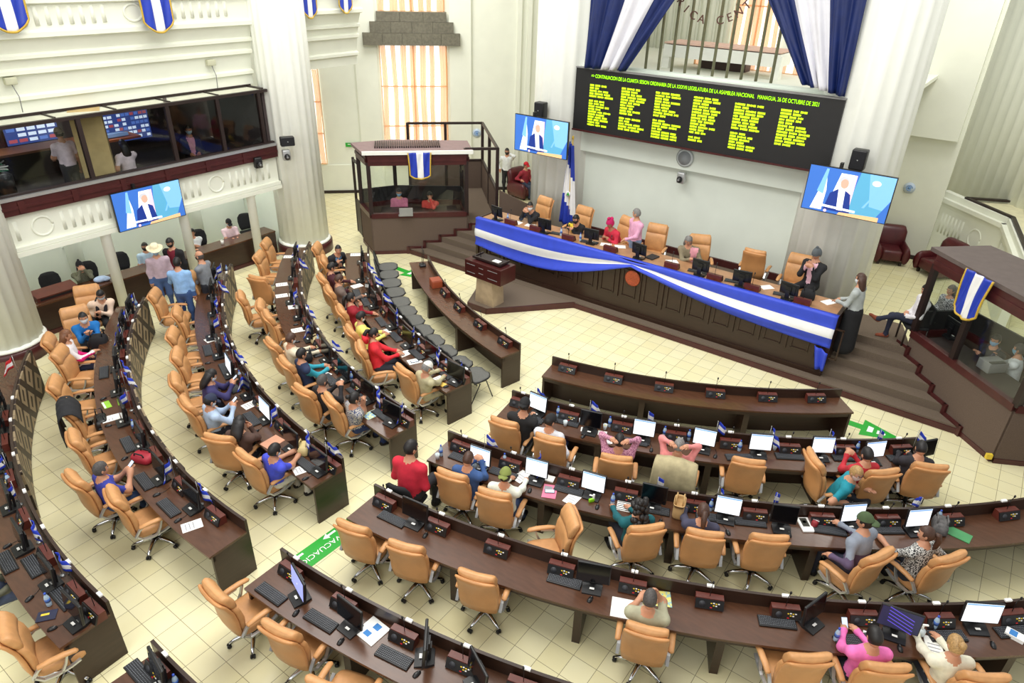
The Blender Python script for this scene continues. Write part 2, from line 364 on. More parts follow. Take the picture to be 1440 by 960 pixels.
# corridor wall behind the front wall, its right end, right side wall and parapet
mb = MB(); mb.box((-0.7, 23.3, 5.5), (11.8, .2, 11)); mb.box((4.35, 23.1, 7.4), (1.5, .34, 7.6)); struct(mb, 'wall_corridor', WALL)
mb = MB(); mb.box((0, 23.18, .06), (10.2, .04, .12)); struct(mb, 'baseboard_corridor', DARKB)
k1 = UP(1358, 283, (6.2, 23.2, 0), (1, 1, 0)); k2 = UP(1425, 305, (6.2, 23.2, 0), (1, 1, 0)); ZR = 1.95
k0 = np.array([5.14, 24.26]); k3 = UZ(1440, 345, ZR); kd = k3[:2] - k2[:2]; k3 = k2[:2] + kd / np.hypot(*kd) * 3.2
mb = MB(); PL = [k0, np.array([k2[0], 29.4 - k2[0]]), k3]
cap = MB(); kf = UZ(1440, 285, ZR)
for a, b_ in zip(PL[:-1], PL[1:]):
    d = (b_ - a); L = np.hypot(*d); ang = math.atan2(d[1], d[0]); c = (a + b_) / 2; nn = np.array([d[1], -d[0]]) / L
    if nn[1] > 0: nn = -nn
    mb.box((c[0], c[1], ZR / 2), (L, .2, ZR), ang); q = c + nn * .14; mb.box((q[0], q[1], ZR - .22), (L, .16, .12), ang)
    p_ = k1[:2] if a is PL[0] else a
    d_ = b_ - p_; c_ = (p_ + b_) / 2; cap.box((c_[0], c_[1], ZR + .02), (np.hypot(*d_) + .05, .11, .06), ang)
    for k in range(7):
        q = a + d * (0.12 + 0.055 * k) + nn * .10; q = q - nn * .03; mb.tube([(q[0], q[1], 0.75), (q[0], q[1], 1.35)], .05, 6)
    q = a + d * 0.66 + nn * .10; mb.tube([(q[0] + .22 * math.cos(t) * d[0] / L, q[1] + .22 * math.cos(t) * d[1] / L, 1.05 + .26 * math.sin(t)) for t in np.linspace(0, 2 * PI, 25)], .025, 6)
d_ = kf[:2] - k1[:2]; c_ = (kf[:2] + k1[:2]) / 2; cap.box((c_[0], c_[1], ZR + .02), (np.hypot(*d_), .11, .06), math.atan2(d_[1], d_[0]))
fl_ = MB(); fl_.poly([tuple(k1[:2]), tuple(k2[:2]), tuple(k3[:2]), tuple(kf[:2])], ZR - .12, ZR - .06); struct(fl_, 'floor_gallery_right', mat('pale gallery floor', (228, 222, 186), .6))
struct(mb, 'wall_right', WALL, 'cream gallery parapet with carved flutes and ring'); struct(cap, 'trim_8', DARKB, 'dark handrail on the parapet')
mb = MB(); a = np.array([5.12, 24.9]); d = np.array([Q, -Q]); R1 = []; R2 = []
for k in range(150):
    s = -2.2 + k * .07; o = .05 * abs(math.sin(k * PI / 5)); q = a + d * s + np.array([Q, Q]) * (.6 + o); R1.append((q[0], q[1], 0)); R2.append((q[0], q[1], 11))
mb.sheet([R1, R2], 0, .1); struct(mb, 'wall_gallery_right', WALL)

# ------------------------------------------------------------------ left gallery: fascia, booth, upper wall
XG = -9.6; Y0, Y1 = -3.0, 11.35
mb = MB(); mb.box((XG - .15, (Y0 + Y1) / 2, 2.5), (.3, Y1 - Y0, .86)); mb.box((XG + .03, (Y0 + Y1) / 2, 2.2), (.12, Y1 - Y0, .08)); mb.box((XG + .02, (Y0 + Y1) / 2, 2.1), (.2, Y1 - Y0, .1))
mb.box((-11.7, (Y0 + Y1) / 2, 2.95), (4.2, Y1 - Y0, .06))
for y in np.arange(1.3, 11.2, 2.05):
    mb.tube([(XG + .0, y + .2 * math.cos(t), 2.55 + .2 * math.sin(t)) for t in np.linspace(0, 2 * PI, 25)], .025, 6)
    for k in range(7):
        yy = y + .42 + k * .19; mb.tube([(XG - .045, yy, 2.36), (XG - .045, yy, 2.76)], .062, 10)
struct(mb, 'wall_gallery', WALL, 'cream gallery fascia with carved flutes and rings')
mb = MB(); mb.box((XG - .02, (Y0 + Y1) / 2, 3.06), (.26, Y1 - Y0, .30)); mb.box((XG + .1, (Y0 + Y1) / 2, 3.06), (.06, Y1 - Y0, .06))
for y in np.arange(.9, 11.2, 1.05): mb.box((XG + .12, y, 3.06), (.04, .12, .24))
struct(mb, 'trim_9', MAHOG, 'mahogany band below the control room windows')
mb = MB(); mb.box((XG - .02, (Y0 + Y1) / 2, 3.24), (.3, Y1 - Y0, .06)); struct(mb, 'trim_10', SILV, 'metal sill of the control room windows')
mb = MB(); YM = [-1.5, 2.6, 4.65, 6.64, 8.61, 9.9, 11.08]
for y in YM: mb.box((XG, y, 3.92), (.09, .09, 1.36))
mb.box((XG, (Y0 + Y1) / 2, 4.60), (.1, Y1 - Y0, .07)); mb.box((XG, (Y0 + Y1) / 2, 3.29), (.1, Y1 - Y0, .05))
for y in np.arange(0, 11.3, 1.25): mb.box((-9.95, y, 4.635), (.62, .035, .03))
mb.box((-10.26, (Y0 + Y1) / 2, 4.66), (.06, Y1 - Y0, .05))
struct(mb, 'window_4', DARKB, 'dark window frame of the upstairs control room')
mb = MB(); mb.box((XG, 4.1, 3.93), (.012, 13.9, 1.3)); g = mb.build('window_5', [GLASSD]); g['kind'] = 'structure'
mb = MB(); mb.box((-10.0, (Y0 + Y1) / 2, 4.61), (.7, Y1 - Y0, .02)); mb.box((-12, (Y0 + Y1) / 2, 4.62), (3.4, Y1 - Y0, .04)); struct(mb, 'ceiling_control_room', mat('control room ceiling', (214, 214, 196), .9))
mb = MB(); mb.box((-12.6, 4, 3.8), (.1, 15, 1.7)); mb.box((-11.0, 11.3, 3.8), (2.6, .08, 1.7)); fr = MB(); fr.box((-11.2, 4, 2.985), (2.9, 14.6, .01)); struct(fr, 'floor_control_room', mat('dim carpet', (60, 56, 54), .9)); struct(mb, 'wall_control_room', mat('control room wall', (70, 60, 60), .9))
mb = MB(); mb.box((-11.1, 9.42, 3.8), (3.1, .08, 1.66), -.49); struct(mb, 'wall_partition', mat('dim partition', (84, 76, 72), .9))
mb = MB(); mb.box((-10.35, 7.15, 3.8), (.9, .62, 1.66), -.45); struct(mb, 'trim_11', mat('tan partition', (196, 170, 118), .8), 'tan partition pier inside the control room')
# upper cornice wall: a stepped profile run along the gallery
prof = [(-10.25, 4.68), (-10.25, 4.92), (-10.16, 4.95), (-10.16, 5.02), (-10.24, 5.06), (-10.18, 5.42), (-10.08, 5.45), (-10.08, 5.52), (-10.16, 5.56), (-10.10, 5.72), (-10.02, 5.74), (-10.02, 5.80), (-10.08, 5.84), (-9.98, 6.10), (-9.86, 6.13), (-9.86, 6.22), (-9.94, 6.26), (-9.94, 6.70), (-9.84, 6.74), (-9.84, 7.6), (-10.6, 7.6), (-10.6, 4.68)]
mb = MB(); mb.loft([[(x, y, z) for x, z in prof] for y in (Y0, 11.45)], 0, False)
for y in np.arange(-.2, 11.2, 2.9):
    mb.tube([(-9.93, y + .2 * math.cos(t), 6.5 + .17 * math.sin(t)) for t in np.linspace(0, 2 * PI, 25)], .025, 6)
    for k in range(9):
        yy = y + .5 + k * .22; mb.tube([(-9.962, yy, 6.34), (-9.962, yy, 6.68)], .055, 8)
struct(mb, 'wall_upper_gallery', WALL, 'stepped cream cornice wall above the control room')
mb = MB(); mb.loft([[(x - .25, y, z + .12) for x, z in prof] for y in (12.3, 15.35)], 0, False); struct(mb, 'trim_12', WALL, 'stepped cornice of the gallery beyond the column')
# room below the gallery
mb = MB(); mb.box((-11.75, 4, 1.4), (.1, 15, 2.8)); mb.box((-10.9, 11.6, 1.4), (1.8, .1, 2.8)); mb.lathe([(.2, 0), (.2, 2.9)], 20, (-11.75, 6.6, 0)); mb.lathe([(.2, 0), (.2, 2.9)], 20, (-11.75, 9.9, 0)); struct(mb, 'wall_under_gallery', WALLB)
mb = MB(); mb.box((-11.6, (Y0 + Y1) / 2, 2.9), (3.9, Y1 - Y0, .04)); struct(mb, 'ceiling_under_gallery', WHITE)
for i, (px, py) in enumerate(((150, 335), (258, 300), (352, 270))):
    p = UX(px, py, -9.62); mb = MB(); mb.lathe([(.115, 0), (.115, 1.98), (.15, 2.02), (.15, 2.08)], 20, (-9.66, p[1], 0)); struct(mb, 'trim_%d' % (13 + i), WHITE, 'slim white post below the gallery')

# ------------------------------------------------------------------ interpreter booths
def booth(side, nm):
    """45 degree booth at the end of the platform steps; side -1 left, +1 right"""
    fx = (lambda p: (p[0], p[1])) if side < 0 else (lambda p: (-p[0] + 0.02, p[1] + .15))
    A, B, C = (-7.85, 13.05), (-5.92, 14.98), (-8.8, 13.55); D = (-6.75, 15.75); E_ = (-8.3, 14.5)
    P = [fx(p) for p in (A, B, D, E_, C)]
    lab = 'glazed interpreter booth beside the %s steps, brown carpeted base under a flat roof' % ('flag-draped table\'s lectern-side' if side < 0 else 'platform\'s lounge-side')
    t = thing('interpreter_booth', lab, 'booth', (*P[0], 0)); t['group'] = 'interpreter booths'
    def loc(q): return (q[0] - P[0][0], q[1] - P[0][1])
    L = [loc(q) for q in P]
    def wall(a, b, z0, z1, th, m, mb, off=0.0, tr=0.0):
        a, b = np.array(a), np.array(b); d = b - a; n = np.hypot(*d); d = d / n; nn = np.array([d[1], -d[0]]); c = (a + b) / 2 + nn * off
        mb.box((c[0], c[1], (z0 + z1) / 2), (n - tr, th, z1 - z0), math.atan2(d[1], d[0]), m)
    mb = MB()
    for i in range(5): wall(L[i], L[(i + 1) % 5], 0, 1.15, .08, 0, mb)
    mb.poly([tuple(np.array(q) * .98) for q in L], .1, .3)
    mb.build('base_wall', CARPW, t)
    mb = MB()
    for i in range(5): wall(L[i], L[(i + 1) % 5], 0.0, .1, .11, 0, mb)
    for i in range(5): wall(L[i], L[(i + 1) % 5], 1.10, 1.24, .13, 0, mb)
    mb.build('sill', MAHOG, t)
    if True:
        pf = MB(); d = np.array([Q, Q]) if side < 0 else np.array([-Q, Q]); nn = np.array([Q, -Q]) if side < 0 else np.array([-Q, -Q])
        for k in range(5):
            for (y0, y1, z0, z1) in ((YS[k] - .03, YS[k] + .03, (ZS[k - 1] if k else 0) , ZS[k] + .06), (YS[k], (YS[k + 1] if k < 4 else 15.3), ZS[k], ZS[k] + .06)):
                def g(y, z): q = np.array([(y - 20.9) if side < 0 else (21.05 - y), y]) + nn * .06; return np.array([q[0] - P[0][0], q[1] - P[0][1], z])
                a, c = g(y0, z0), g(y1, z0); ctr = (a + c) / 2
                pf.box((ctr[0], ctr[1], (z0 + z1) / 2), (np.hypot(*(c - a)[:2]), .05, z1 - z0), math.atan2((c - a)[1], (c - a)[0]))
        pf.build('step_trim', MAHOG, t)
    mb = MB(); posts = list(L) + [tuple((np.array(L[0]) + np.array(L[1])) / 2)] if side < 0 else list(L) + [tuple(np.array(L[0]) * .7 + np.array(L[1]) * .3)]
    for q in list(L) + ([tuple(np.array(L[0]) * .42 + np.array(L[1]) * .58)] if side > 0 else []): mb = MB(); mb.box((q[0], q[1], 1.95), (.11, .11, 1.5), PI / 4); mb.build('post', DARKB, t)
    for i in (1, 2, 3):
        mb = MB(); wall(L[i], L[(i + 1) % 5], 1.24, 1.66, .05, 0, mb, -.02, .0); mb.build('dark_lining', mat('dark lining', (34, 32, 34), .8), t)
    for i in range(5):
        mb = MB(); wall(L[i], L[(i + 1) % 5], 1.24, 2.66, .012, 0, mb, 0, .1); mb.build('glass_pane', GLASS, t)
    mb = MB()
    for i in range(5): wall(L[i], L[(i + 1) % 5], 2.62, 2.92, .14, 0, mb); wall(L[i], L[(i + 1) % 5], 2.72, 2.80, .18, 0, mb)
    mb.build('fascia_board', MAHOG, t)
    cx = sum(q[0] for q in L) / 5; cy = sum(q[1] for q in L) / 5
    O = [((q[0] - cx) * 1.12 + cx, (q[1] - cy) * 1.12 + cy) for q in L]
    mb = MB(); mb.poly(O, 2.92, 3.0); mb.build('roof', mat('mauve brown roof', (134, 112, 112), .6) if side < 0 else mat('grey brown roof', (96, 84, 80), .7), t)
    if side < 0:
        mb = MB(); wall(O[0], O[1], 2.93, 3.03, .05, 0, mb, .02); mb.build('roof_edge_strip', WHITE, t)
        mb = MB(); d = np.array([Q, Q]); n2 = np.array([-Q, Q]); ctr = np.array([cx, cy]) * 1.0
        for k in range(30):
            p = ctr + d * (-.95 + .062 * k); mb.box((p[0], p[1], 3.03), (.035, .7, .05), PI / 4)
        mb.build('roof_grille', DARKB, t)
        mb = MB(); a = np.array(L[4]); 
        for z0, z1 in ((.15, 1.2), (2.35, 2.42)): wall(a, a + np.array([-.55, .28]), z0, z1, .05, 0, mb)
        for q in (a + np.array([-.03, 0]), a + np.array([-.55, .28])): mb.box((q[0], q[1], 1.3), (.06, .06, 2.3), .4)
        mb.build('door', DARKB, t)
    else:
        mb = MB(); mb.box((cx + .5, cy, 3.03), (.9, .9, .05), PI / 4); mb.build('roof_hatch', mat('dark hatch', (52, 46, 46), .7), t)
        mb = MB(); a = np.array(L[4]); c = np.array(L[0]) * .1 + a * .9
        mb.box((c[0] - .12, c[1] - .05, .6), (.5, .09, 1.15), .5, 0); d_ = mb.build('door', MAHOG, t)
        mb = MB(); q = UZ(1391, 638, .12); mb.box((q[0] - P[0][0] , q[1] - P[0][1] - .1, .13), (.1, .06, .1), .5); mb.build('floor_socket', YEL, t)
    # counter inside
    mb = MB(); a, b = np.array(L[0]), np.array(L[1]); nn = np.array([-Q, Q]) if side < 0 else np.array([Q, Q]); c = (a + b) / 2 + nn * .4
    mb.box((c[0], c[1], 1.17), (2.2, .6, .04), PI / 4 if side < 0 else -PI / 4); mb.build('counter', DARKB, t)
    return t, P
boothL, PLB = booth(-1, 'left'); boothR, PRB = booth(1, 'right')

# railing round the raised deck behind the booth, sloped guard wall
t = thing('deck_railing', 'dark steel railing with brown panels around the deck behind the booth', 'railing', (-5.35, 15.75, ZP))
pts = [(-6.05, 15.1), (-5.4, 15.75), (-7.86, 18.15), (-9.6, 16.45)]
def rl(p): return (p[0] + 5.35, p[1] - 15.75)
mb = MB(); pn = MB()
for i, (a, b_) in enumerate(zip(pts[:-1], pts[1:])):
    a, b_ = np.array(rl(a)), np.array(rl(b_)); d = b_ - a; L = np.hypot(*d); ang = math.atan2(d[1], d[0]); c = (a + b_) / 2
    mb.box((c[0], c[1], 2.16), (L, .07, .07), ang)
    if i: mb.box((c[0], c[1], .95), (L, .07, .07), ang); pn.box((c[0], c[1], .46), (L, .05, .92), ang)
    for k in range(3 if i else 2):
        q = a + d * k / (2 if i else 1); mb.box((q[0], q[1], 1.1), (.09, .09, 2.16), ang)
mb.build('rail_frame', DARKB, t); pn.build('kick_panel', CARPW, t)
mb = MB(); a = np.array([-5.35, 15.8]); b_ = np.array([-4.35, 16.75]); d = b_ - a; L = np.hypot(*d); nn = np.array([-d[1], d[0]]) / L * .05
V = [(a[0] - nn[0], a[1] - nn[1], ZP), (b_[0] - nn[0], b_[1] - nn[1], ZP), (b_[0] - nn[0], b_[1] - nn[1], ZP + .25), (a[0] - nn[0], a[1] - nn[1], ZP + .95)]
V2 = [(p[0] + 2 * nn[0], p[1] + 2 * nn[1], p[2]) for p in V]
mb.add(V + V2, [(0, 1, 2, 3), (7, 6, 5, 4), (0, 4, 5, 1), (1, 5, 6, 2), (2, 6, 7, 3), (3, 7, 4, 0)]); struct(mb, 'wall_ramp', CARPW, 'sloped brown guard wall beside the deck')
# ------------------------------------------------------------------ results board
t = thing('electronic_board', 'wide black electronic board of yellow-green names on the front wall', 'board', (0.05, 16.25, 3.80))
mb = MB(); mb.box((0, 0.05, .77), (6.56, .22, 1.56)); mb.build('housing', mat('board black', (26, 26, 28), .5), t)
mb = MB(); mb.box((0, -.05, .0), (6.56, .1, .04)); mb.box((0, -.03, 1.55), (6.58, .1, .03), m=1); mb.build('edge_trim', [MAHOG, GREY], t)
mb = MB(); V, Fc = TXT['board']; xs = [v[0] for v in V]; sc = 5.6 / (max(xs) - min(xs)); x0 = (max(xs) + min(xs)) / 2
mb.add([((v[0] - x0) * sc - .02, -.064, v[1] * .9 + 1.38) for v in V], Fc); mb.build('heading', LED, t)
for ci, (x, groups, top) in enumerate(((-2.84, (5, 10), 1.16), (-1.93, (10, 5), 1.18), (-1.0, (9, 7), 1.19), (-.02, (13, 2), 1.20), (.98, (9, 6), 1.18), (2.02, (12,), 1.18))):
    mb = MB(); z = top
    for gi, n in enumerate(groups):
        for k in range(n):
            xx = x
            for wl in range(3 if random.random() < .75 else 2):
                L = random.uniform(.13, .27)
                for q in range(int(L / .03)): mb.box((xx + .03 * q + .014, -.064, z), (.024, .006, .048 if random.random() < .8 else .036))
                xx += int(L / .03) * .03 + .03
        
            z -= .066
        z -= .05
    mb.build('name_list', LED, t)

# ------------------------------------------------------------------ televisions
def tv_mesh(W, H):
    c = [mat('tv blue', (54, 104, 186), emit=.8), mat('tv light blue', (120, 176, 226), emit=.85), mat('tv white', (236, 240, 244), emit=.95), mat('tv navy', (24, 50, 130), emit=.7), mat('tv skin', (200, 160, 140), emit=.8), mat('tv pink', (226, 190, 206), emit=.85), mat('tv teal', (84, 156, 190), emit=.8), mat('tv tan', (220, 180, 130), emit=.8), mat('tv grey', (186, 188, 196), emit=.8)]
    mb = MB(); k = [0]
    def pg(P, m): k[0] += 1; mb.add([((x - .5) * W, -.032 - k[0] * .0004, y * H) for x, y in P], [tuple(range(len(P)))], m)
    def el(cx, cy, rx, ry, m): pg([(cx + rx * math.cos(a), cy + ry * math.sin(a)) for a in np.linspace(0, 2 * PI, 17)[:-1]], m)
    pg([(0, 0), (1, 0), (1, 1), (0, 1)], 0); pg([(.52, 0), (1, 0), (1, 1), (.6, 1)], 6); pg([(.78, .3), (1, .25), (1, 1), (.7, 1)], 1); pg([(.86, 0), (1, 0), (1, .5)], 0)
    pg([(.10, .04), (.24, .04), (.25, .5), (.21, .97), (.18, .6)], 2); pg([(.14, .45), (.22, .4), (.23, .97), (.20, .97)], 1)
    pg([(.31, .3), (.38, .92), (.55, .92), (.56, .2)], 2); pg([(.47, .3), (.53, .92), (.57, .92), (.56, .1)], 5)
    pg([(.26, .06), (.58, .06), (.54, .48), (.47, .56), (.38, .56), (.30, .45)], 3); pg([(.39, .56), (.47, .56), (.49, .1), (.42, .1)], 2); el(.43, .775, .06, .085, 8); el(.445, .70, .048, .105, 4)
    el(.8, .82, .05, .06, 2); pg([(.70, .25), (.84, .7), (.855, .7), (.73, .25)], 1)
    pg([(.14, .13), (.64, .10), (.64, .15), (.14, .18)], 2); pg([(.44, .0), (.92, .0), (.92, .1), (.46, .06)], 7); el(.29, .04, .02, .035, 5)
    return mb, c
def tv(lab, loc, rz, W=1.66, H=.93, tilt=0):
    t = thing('television', lab, 'television', loc, rz, 'wall televisions'); mb = MB(); mb.box((0, 0, H / 2), (W + .03, .06, H + .03)); mb.build('housing', BLK, t)
    mb, c = tv_mesh(W, H); mb.build('screen', c, t); mb = MB(); mb.box((0, .46, H * .5), (.2, .92, .2)) if W > 1.63 else mb.box((0, .05, H * .5), (.3, .1, .3)); mb.box((-.25, .03, H + .06), (.06, .1, .12)); mb.build('wall_bracket', BLK, t); return t
tv('television on the fluted column by the national flag, showing a man at a podium', (-3.73, 15.45, 3.18), 0)
tv('television on the fluted column past the board\'s end, showing a man at a podium', (3.96, 15.45, 3.19), 0)
tv('television hung on the gallery fascia below the control room windows', (-9.42, 7.62, 2.06), PI / 2, 1.6, .87)
def speaker(lab, loc, rz, d=(.30, .24, .42)):
    t = thing('wall_loudspeaker', lab, 'loudspeaker', loc, rz, 'column loudspeakers'); mb = MB(); mb.rbox((0, 0, d[2] / 2), d, .03); mb.build('cabinet', BLK, t)
    mb = MB(); mb.box((0, -d[1] / 2 - .005, d[2] / 2), (d[0] * .86, .012, d[2] * .86)); g = mb.build('grille', BLKF, t); mb = MB(); mb.ell((0, -d[1] / 2 - .014, d[2] * .5), (.014, .006, .014), m=0); mb.build('badge', SILV, t)
    mb = MB(); mb.box((0, d[1] / 2 + .2, d[2] / 2), (.06, .5, .06)) if d[0] < .33 else mb.box((0, d[1] / 2 + .02, d[2] / 2), (.06, .06, .06)); mb.build('bracket', BLK, t)
speaker('black loudspeaker above the television by the national flag', UY(760, 166, 16.0), 0); speaker('black loudspeaker above the television past the board\'s end', UY(1204, 238, 16.0), 0)
p = UX(406, 200, -8.86); speaker('wide black loudspeaker on the gallery column', (-8.92, p[1], p[2] - .1), math.radians(62), (.36, .18, .24))
def dome(nm, lab, loc, rz, bk=None):
    t = thing(nm, lab, 'camera', loc, rz); mb = MB(); mb.rbox((0, 0, 0), (.2, .16, .28), .03); mb.build('bracket', bk or SILV, t); mb = MB(); mb.ell((0, -.12, -.03), (.075, .075, .085)); mb.build('camera_head', BLK, t); mb = MB(); mb.ell((0, -.19, -.03), (.03, .012, .03)); mb.build('lens', GREY, t)
dome('security_camera', 'small dome camera under the round emblem plate on the front wall', (-.14, 16.56, 2.98), 0)
p = UX(406, 219, -8.86); dome('security_camera', 'silver dome camera below the wide loudspeaker on the gallery column', (-8.98, p[1] + .02, p[2]), math.radians(62))
p = UX(361, 228, XG + .1); dome('projector_lamp', 'small black spot fixture on the gallery fascia near the column', (XG + .15, p[1], p[2]), math.radians(75), BLK)
mb = MB(); mb.lathe([(.21, 0), (.23, .03), (.19, .05)], 28, m=0); mb.lathe([(.17, .05), (.17, .06)], 28, m=1); o = mb.build('emblem_plate', [mat('pale rim', (196, 204, 204), .4), mat('grey emblem', (150, 156, 160), .5)])
o.location = (-.14, 16.62, 3.47); o.rotation_euler = (PI / 2, 0, 0); tag(o, 'round grey emblem plate on the wall below the electronic board', 'emblem')

for px, py, w_ in ((15, 114, 'farthest from the column'), (297, 88, 'nearest the column')):
    p = UX(px, py, -10.1); t = thing('wall_sensor', 'small beige box on the cornice above the control room, ' + w_, 'sensor', (-10.12, p[1], p[2]), PI / 2, 'beige cornice boxes'); mb = MB(); mb.rbox((0, 0, 0), (.22, .12, .14), .02); mb.build('case', mat('beige box', (196, 196, 170), .6), t); mb = MB(); mb.tube([(0, -.02, -.07), (.05, -.06, -.3), (.03, -.06, -.6)], .01, 5); mb.build('cable', GREY, t)
# ------------------------------------------------------------------ opening above the board: grille, letters, drapes, room behind
mb = MB(); mb.box((-.14, 20.2, 5.2), (8.6, 6.0, .1)); mb.box((-4.5, 20, 8), (.1, 6, 6)); struct(mb, 'floor_upper_room', WALL)
mb = MB(); mb.box((-1.85, 18.6, 5.5), (.2, .25, .6)); mb.box((1.1, 18.6, 5.5), (.2, .25, .6)); mb.box((-.38, 18.9, 5.69), (3.1, .9, .30), 0); mb.box((-.38, 18.95, 5.88), (3.1, 1.0, .03), 0, 1); struct(mb, 'trim_17', [WHITE, mat('pinkish top', (226, 190, 172), .8)], 'white boxed beam seen through the bars above the board')
mb = MB(); mb.box((-1, 22.9, 8), (8, .2, 6)); 
for k in range(10): mb.tube([(-4.4 + k * .28, 22.8, 5.2), (-4.4 + k * .28, 22.8, 11)], .11, 6)
struct(mb, 'wall_upper_room', WALL)
window(6, (-1.7, 22.75), (-.2, 22.75), 5.5, 9, (0, -1), 4, 5, 'curtained window of the room behind the bars')
window(7, (-1.6, 19.9), (1.6, 19.9), 5.25, 5.75, (0, -1), 0, 12, 'low curtained window strip under the white beam')
mb = MB(); mb.box((-.55, 19.4, 5.4), (1.3, .4, .4)); struct(mb, 'trim_18', mat('dark cabinet', (60, 36, 30), .5))
t = thing('bar_grille', 'row of vertical olive metal bars in the opening above the board', 'grille', (-.14, 17.05, 5.36))
for k in range(10):
    mb = MB(); x = -1.58 + .355 * k; mb.tube([(x, 0, 0), (x, 0, 4.0)], .035, 10); mb.build('bar', OLIVE, t)
t = thing('emblem_lettering', 'ring of dark metal letters fixed to the bars above the board', 'lettering', (-.16, 16.98, 7.62))
for k, ch in enumerate('AMERICA CENTRAL'):
    if ch == ' ': continue
    a = math.radians(-90 + (k - 7) * 12.5); mb = MB(); V, Fc = TXT[ch]; ca, sa = math.cos(a + PI / 2), math.sin(a + PI / 2)
    mb.add([(1.05 * math.cos(a) + v[0] * ca - v[1] * sa, -v[2], 1.05 * math.sin(a) + v[0] * sa + v[1] * ca) for v in V], Fc); mb.build('letter', mat('bronze letter', (96, 60, 50), .5), t)
def stripes(n, fr): return [(0 if j < n * fr[0] else 1 if j < n * fr[1] else 0) for j in range(n)]
def drape(lab, top0, top1, bot0, bot1, ztop, zb0, zb1, bow, sw):
    """hanging blue-white-blue drape: the top edge from x top0 to top1, gathered to bot0..bot1"""
    mb = MB(); nu, nv = 60, 26; G = []
    for i in range(nv + 1):
        v = i / nv; row = []
        for j in range(nu + 1):
            u = j / nu; e = v ** 1.0
            x = (top0 + (top1 - top0) * u) * (1 - v) + (bot0 + (bot1 - bot0) * u) * v
            x += bow * math.sin(v * PI) * (u if bow > 0 else 1 - u)
            z = ztop + ((zb0 + (zb1 - zb0) * u) - ztop) * v
            row.append((x, 16.12 + .05 * math.sin(u * 30 + v * 3) * (.4 + v) + .025 * math.sin(u * 67), z))
        G.append(row)
    mb.sheet(G, stripes(nu, sw) * nv, .012); tag(mb.build('flag_drape', [NAVY, DWHT]), lab, 'drape', 'swagged drapes above the board')
drape('gathered blue and white drape at the board\'s flag end', -2.92, -.05, -2.96, -1.80, 8.0, 5.36, 5.39, .0, (.42, .76))
drape('gathered blue and white drape at the board\'s far end beside the bars', .75, 3.28, 2.40, 3.30, 8.0, 5.56, 5.40, -.0, (.30, .64))

# ------------------------------------------------------------------ banners with fringe
def banner(lab, o3, ang, W, H, pointed=.22, sag=0.0, axis=None):
    t = thing('hanging_banner', lab, 'banner', o3, ang, 'small fringed banners'); nu, nv = 30, 16; G = []
    def bot(u): return -H - pointed * (1 - abs(2 * u - 1) ** 2.2)
    for i in range(nv + 1):
        v = i / nv; G.append([((u - .5) * W * (1 - .10 * math.sin(v * PI * .5)), -.02 - .02 * math.sin(u * 18 + v * 4) - .03 * v, bot(u) * v) for u in np.linspace(0, 1, nu + 1)])
    mb = MB(); mb.sheet(G, stripes(nu, (.36, .66)) * nv, .01); mb.build('cloth', [mat('banner blue', (34, 60, 176), .35), FWHT], t)
    mb = MB(); E_ = [G[i][0] for i in range(0, nv + 1)] + G[nv][1:-1] + [G[i][nu] for i in range(nv, -1, -1)]; mb.tube([np.array(p) + np.array([0, -.008, 0]) for p in E_], .022, 5); mb.build('fringe', GOLD, t)
XB = -9.72
for (px, lab) in ((17, 'fringed banner on the upper gallery wall farthest from the column'), (225, 'fringed banner on the upper gallery wall nearer the column')):
    p = UX(px, 46, XB); banner(lab, (XB, p[1], p[2] + 1.05), PI / 2, .74, .82)
for px, py, lab in ((432, 25, 'fringed banner on the cornice just beyond the gallery column'), (482, 18, 'fringed banner on the far cornice, nearer the stone lintel')):
    p = UX(px, py, -10.15); banner(lab, (-10.05, p[1], p[2] + 1.05), PI / 2, .5, .85, .2)
q = UP(590, 228, (-7.85, 13.05, 0), (-1, 1, 0)); banner('fringed banner hanging on the booth next to the flag-draped table', (q[0] + .12, q[1] - .12, 3.0), PI / 4, .62, .62, .10)
q = UP(1388, 395, (7.87, 13.2, 0), (1, 1, 0)); banner('fringed banner hanging on the booth at the lounge side', (q[0] - .12, q[1] - .12, 3.02), -PI / 4, .62, .72, .14)

# national flag on a pole
t = thing('national_flag', 'blue and white flag with a small emblem on a floor pole by the column', 'flag', (-3.02, 15.9, ZP))
mb = MB(); mb.tube([(0, 0, 0), (0, 0, 2.75)], .018, 8); mb.lathe([(.14, 0), (.14, .03), (.03, .06)], 16); mb.ell((0, 0, 2.8), (.03, .03, .06)); mb.build('pole', GOLD, t)
mb = MB(); nu, nv = 24, 24; G = []; ms = []
for i in range(nv + 1):
    v = i / nv; wd = .12 + .42 * v; G.append([((u - .5) * wd - .02 + .03 * v, -.04 + .05 * math.sin(u * 14), 2.70 - 2.25 * v - .1 * u) for u in np.linspace(0, 1, nu + 1)])
for i in range(nv):
    for j in range(nu):
        k = i / nv + .28 * (1 - j / nu); ms.append(1 if .42 + .0 * j < k < .88 else 0)
mb.sheet(G, ms, .008); mb.build('cloth', [mat('flag deep blue', (34, 58, 170), .6), FWHT], t)
mb = MB(); mb.lathe([(.075, 0), (.075, .006)], 20, T=TR((.03, -.11, 1.32), 0, 0, PI / 2)); mb.add([(-.02, -.12, 1.28), (.08, -.12, 1.28), (.03, -.12, 1.38)], [(0, 1, 2)], 1); mb.build('emblem', [FWHT, GREEN], t)

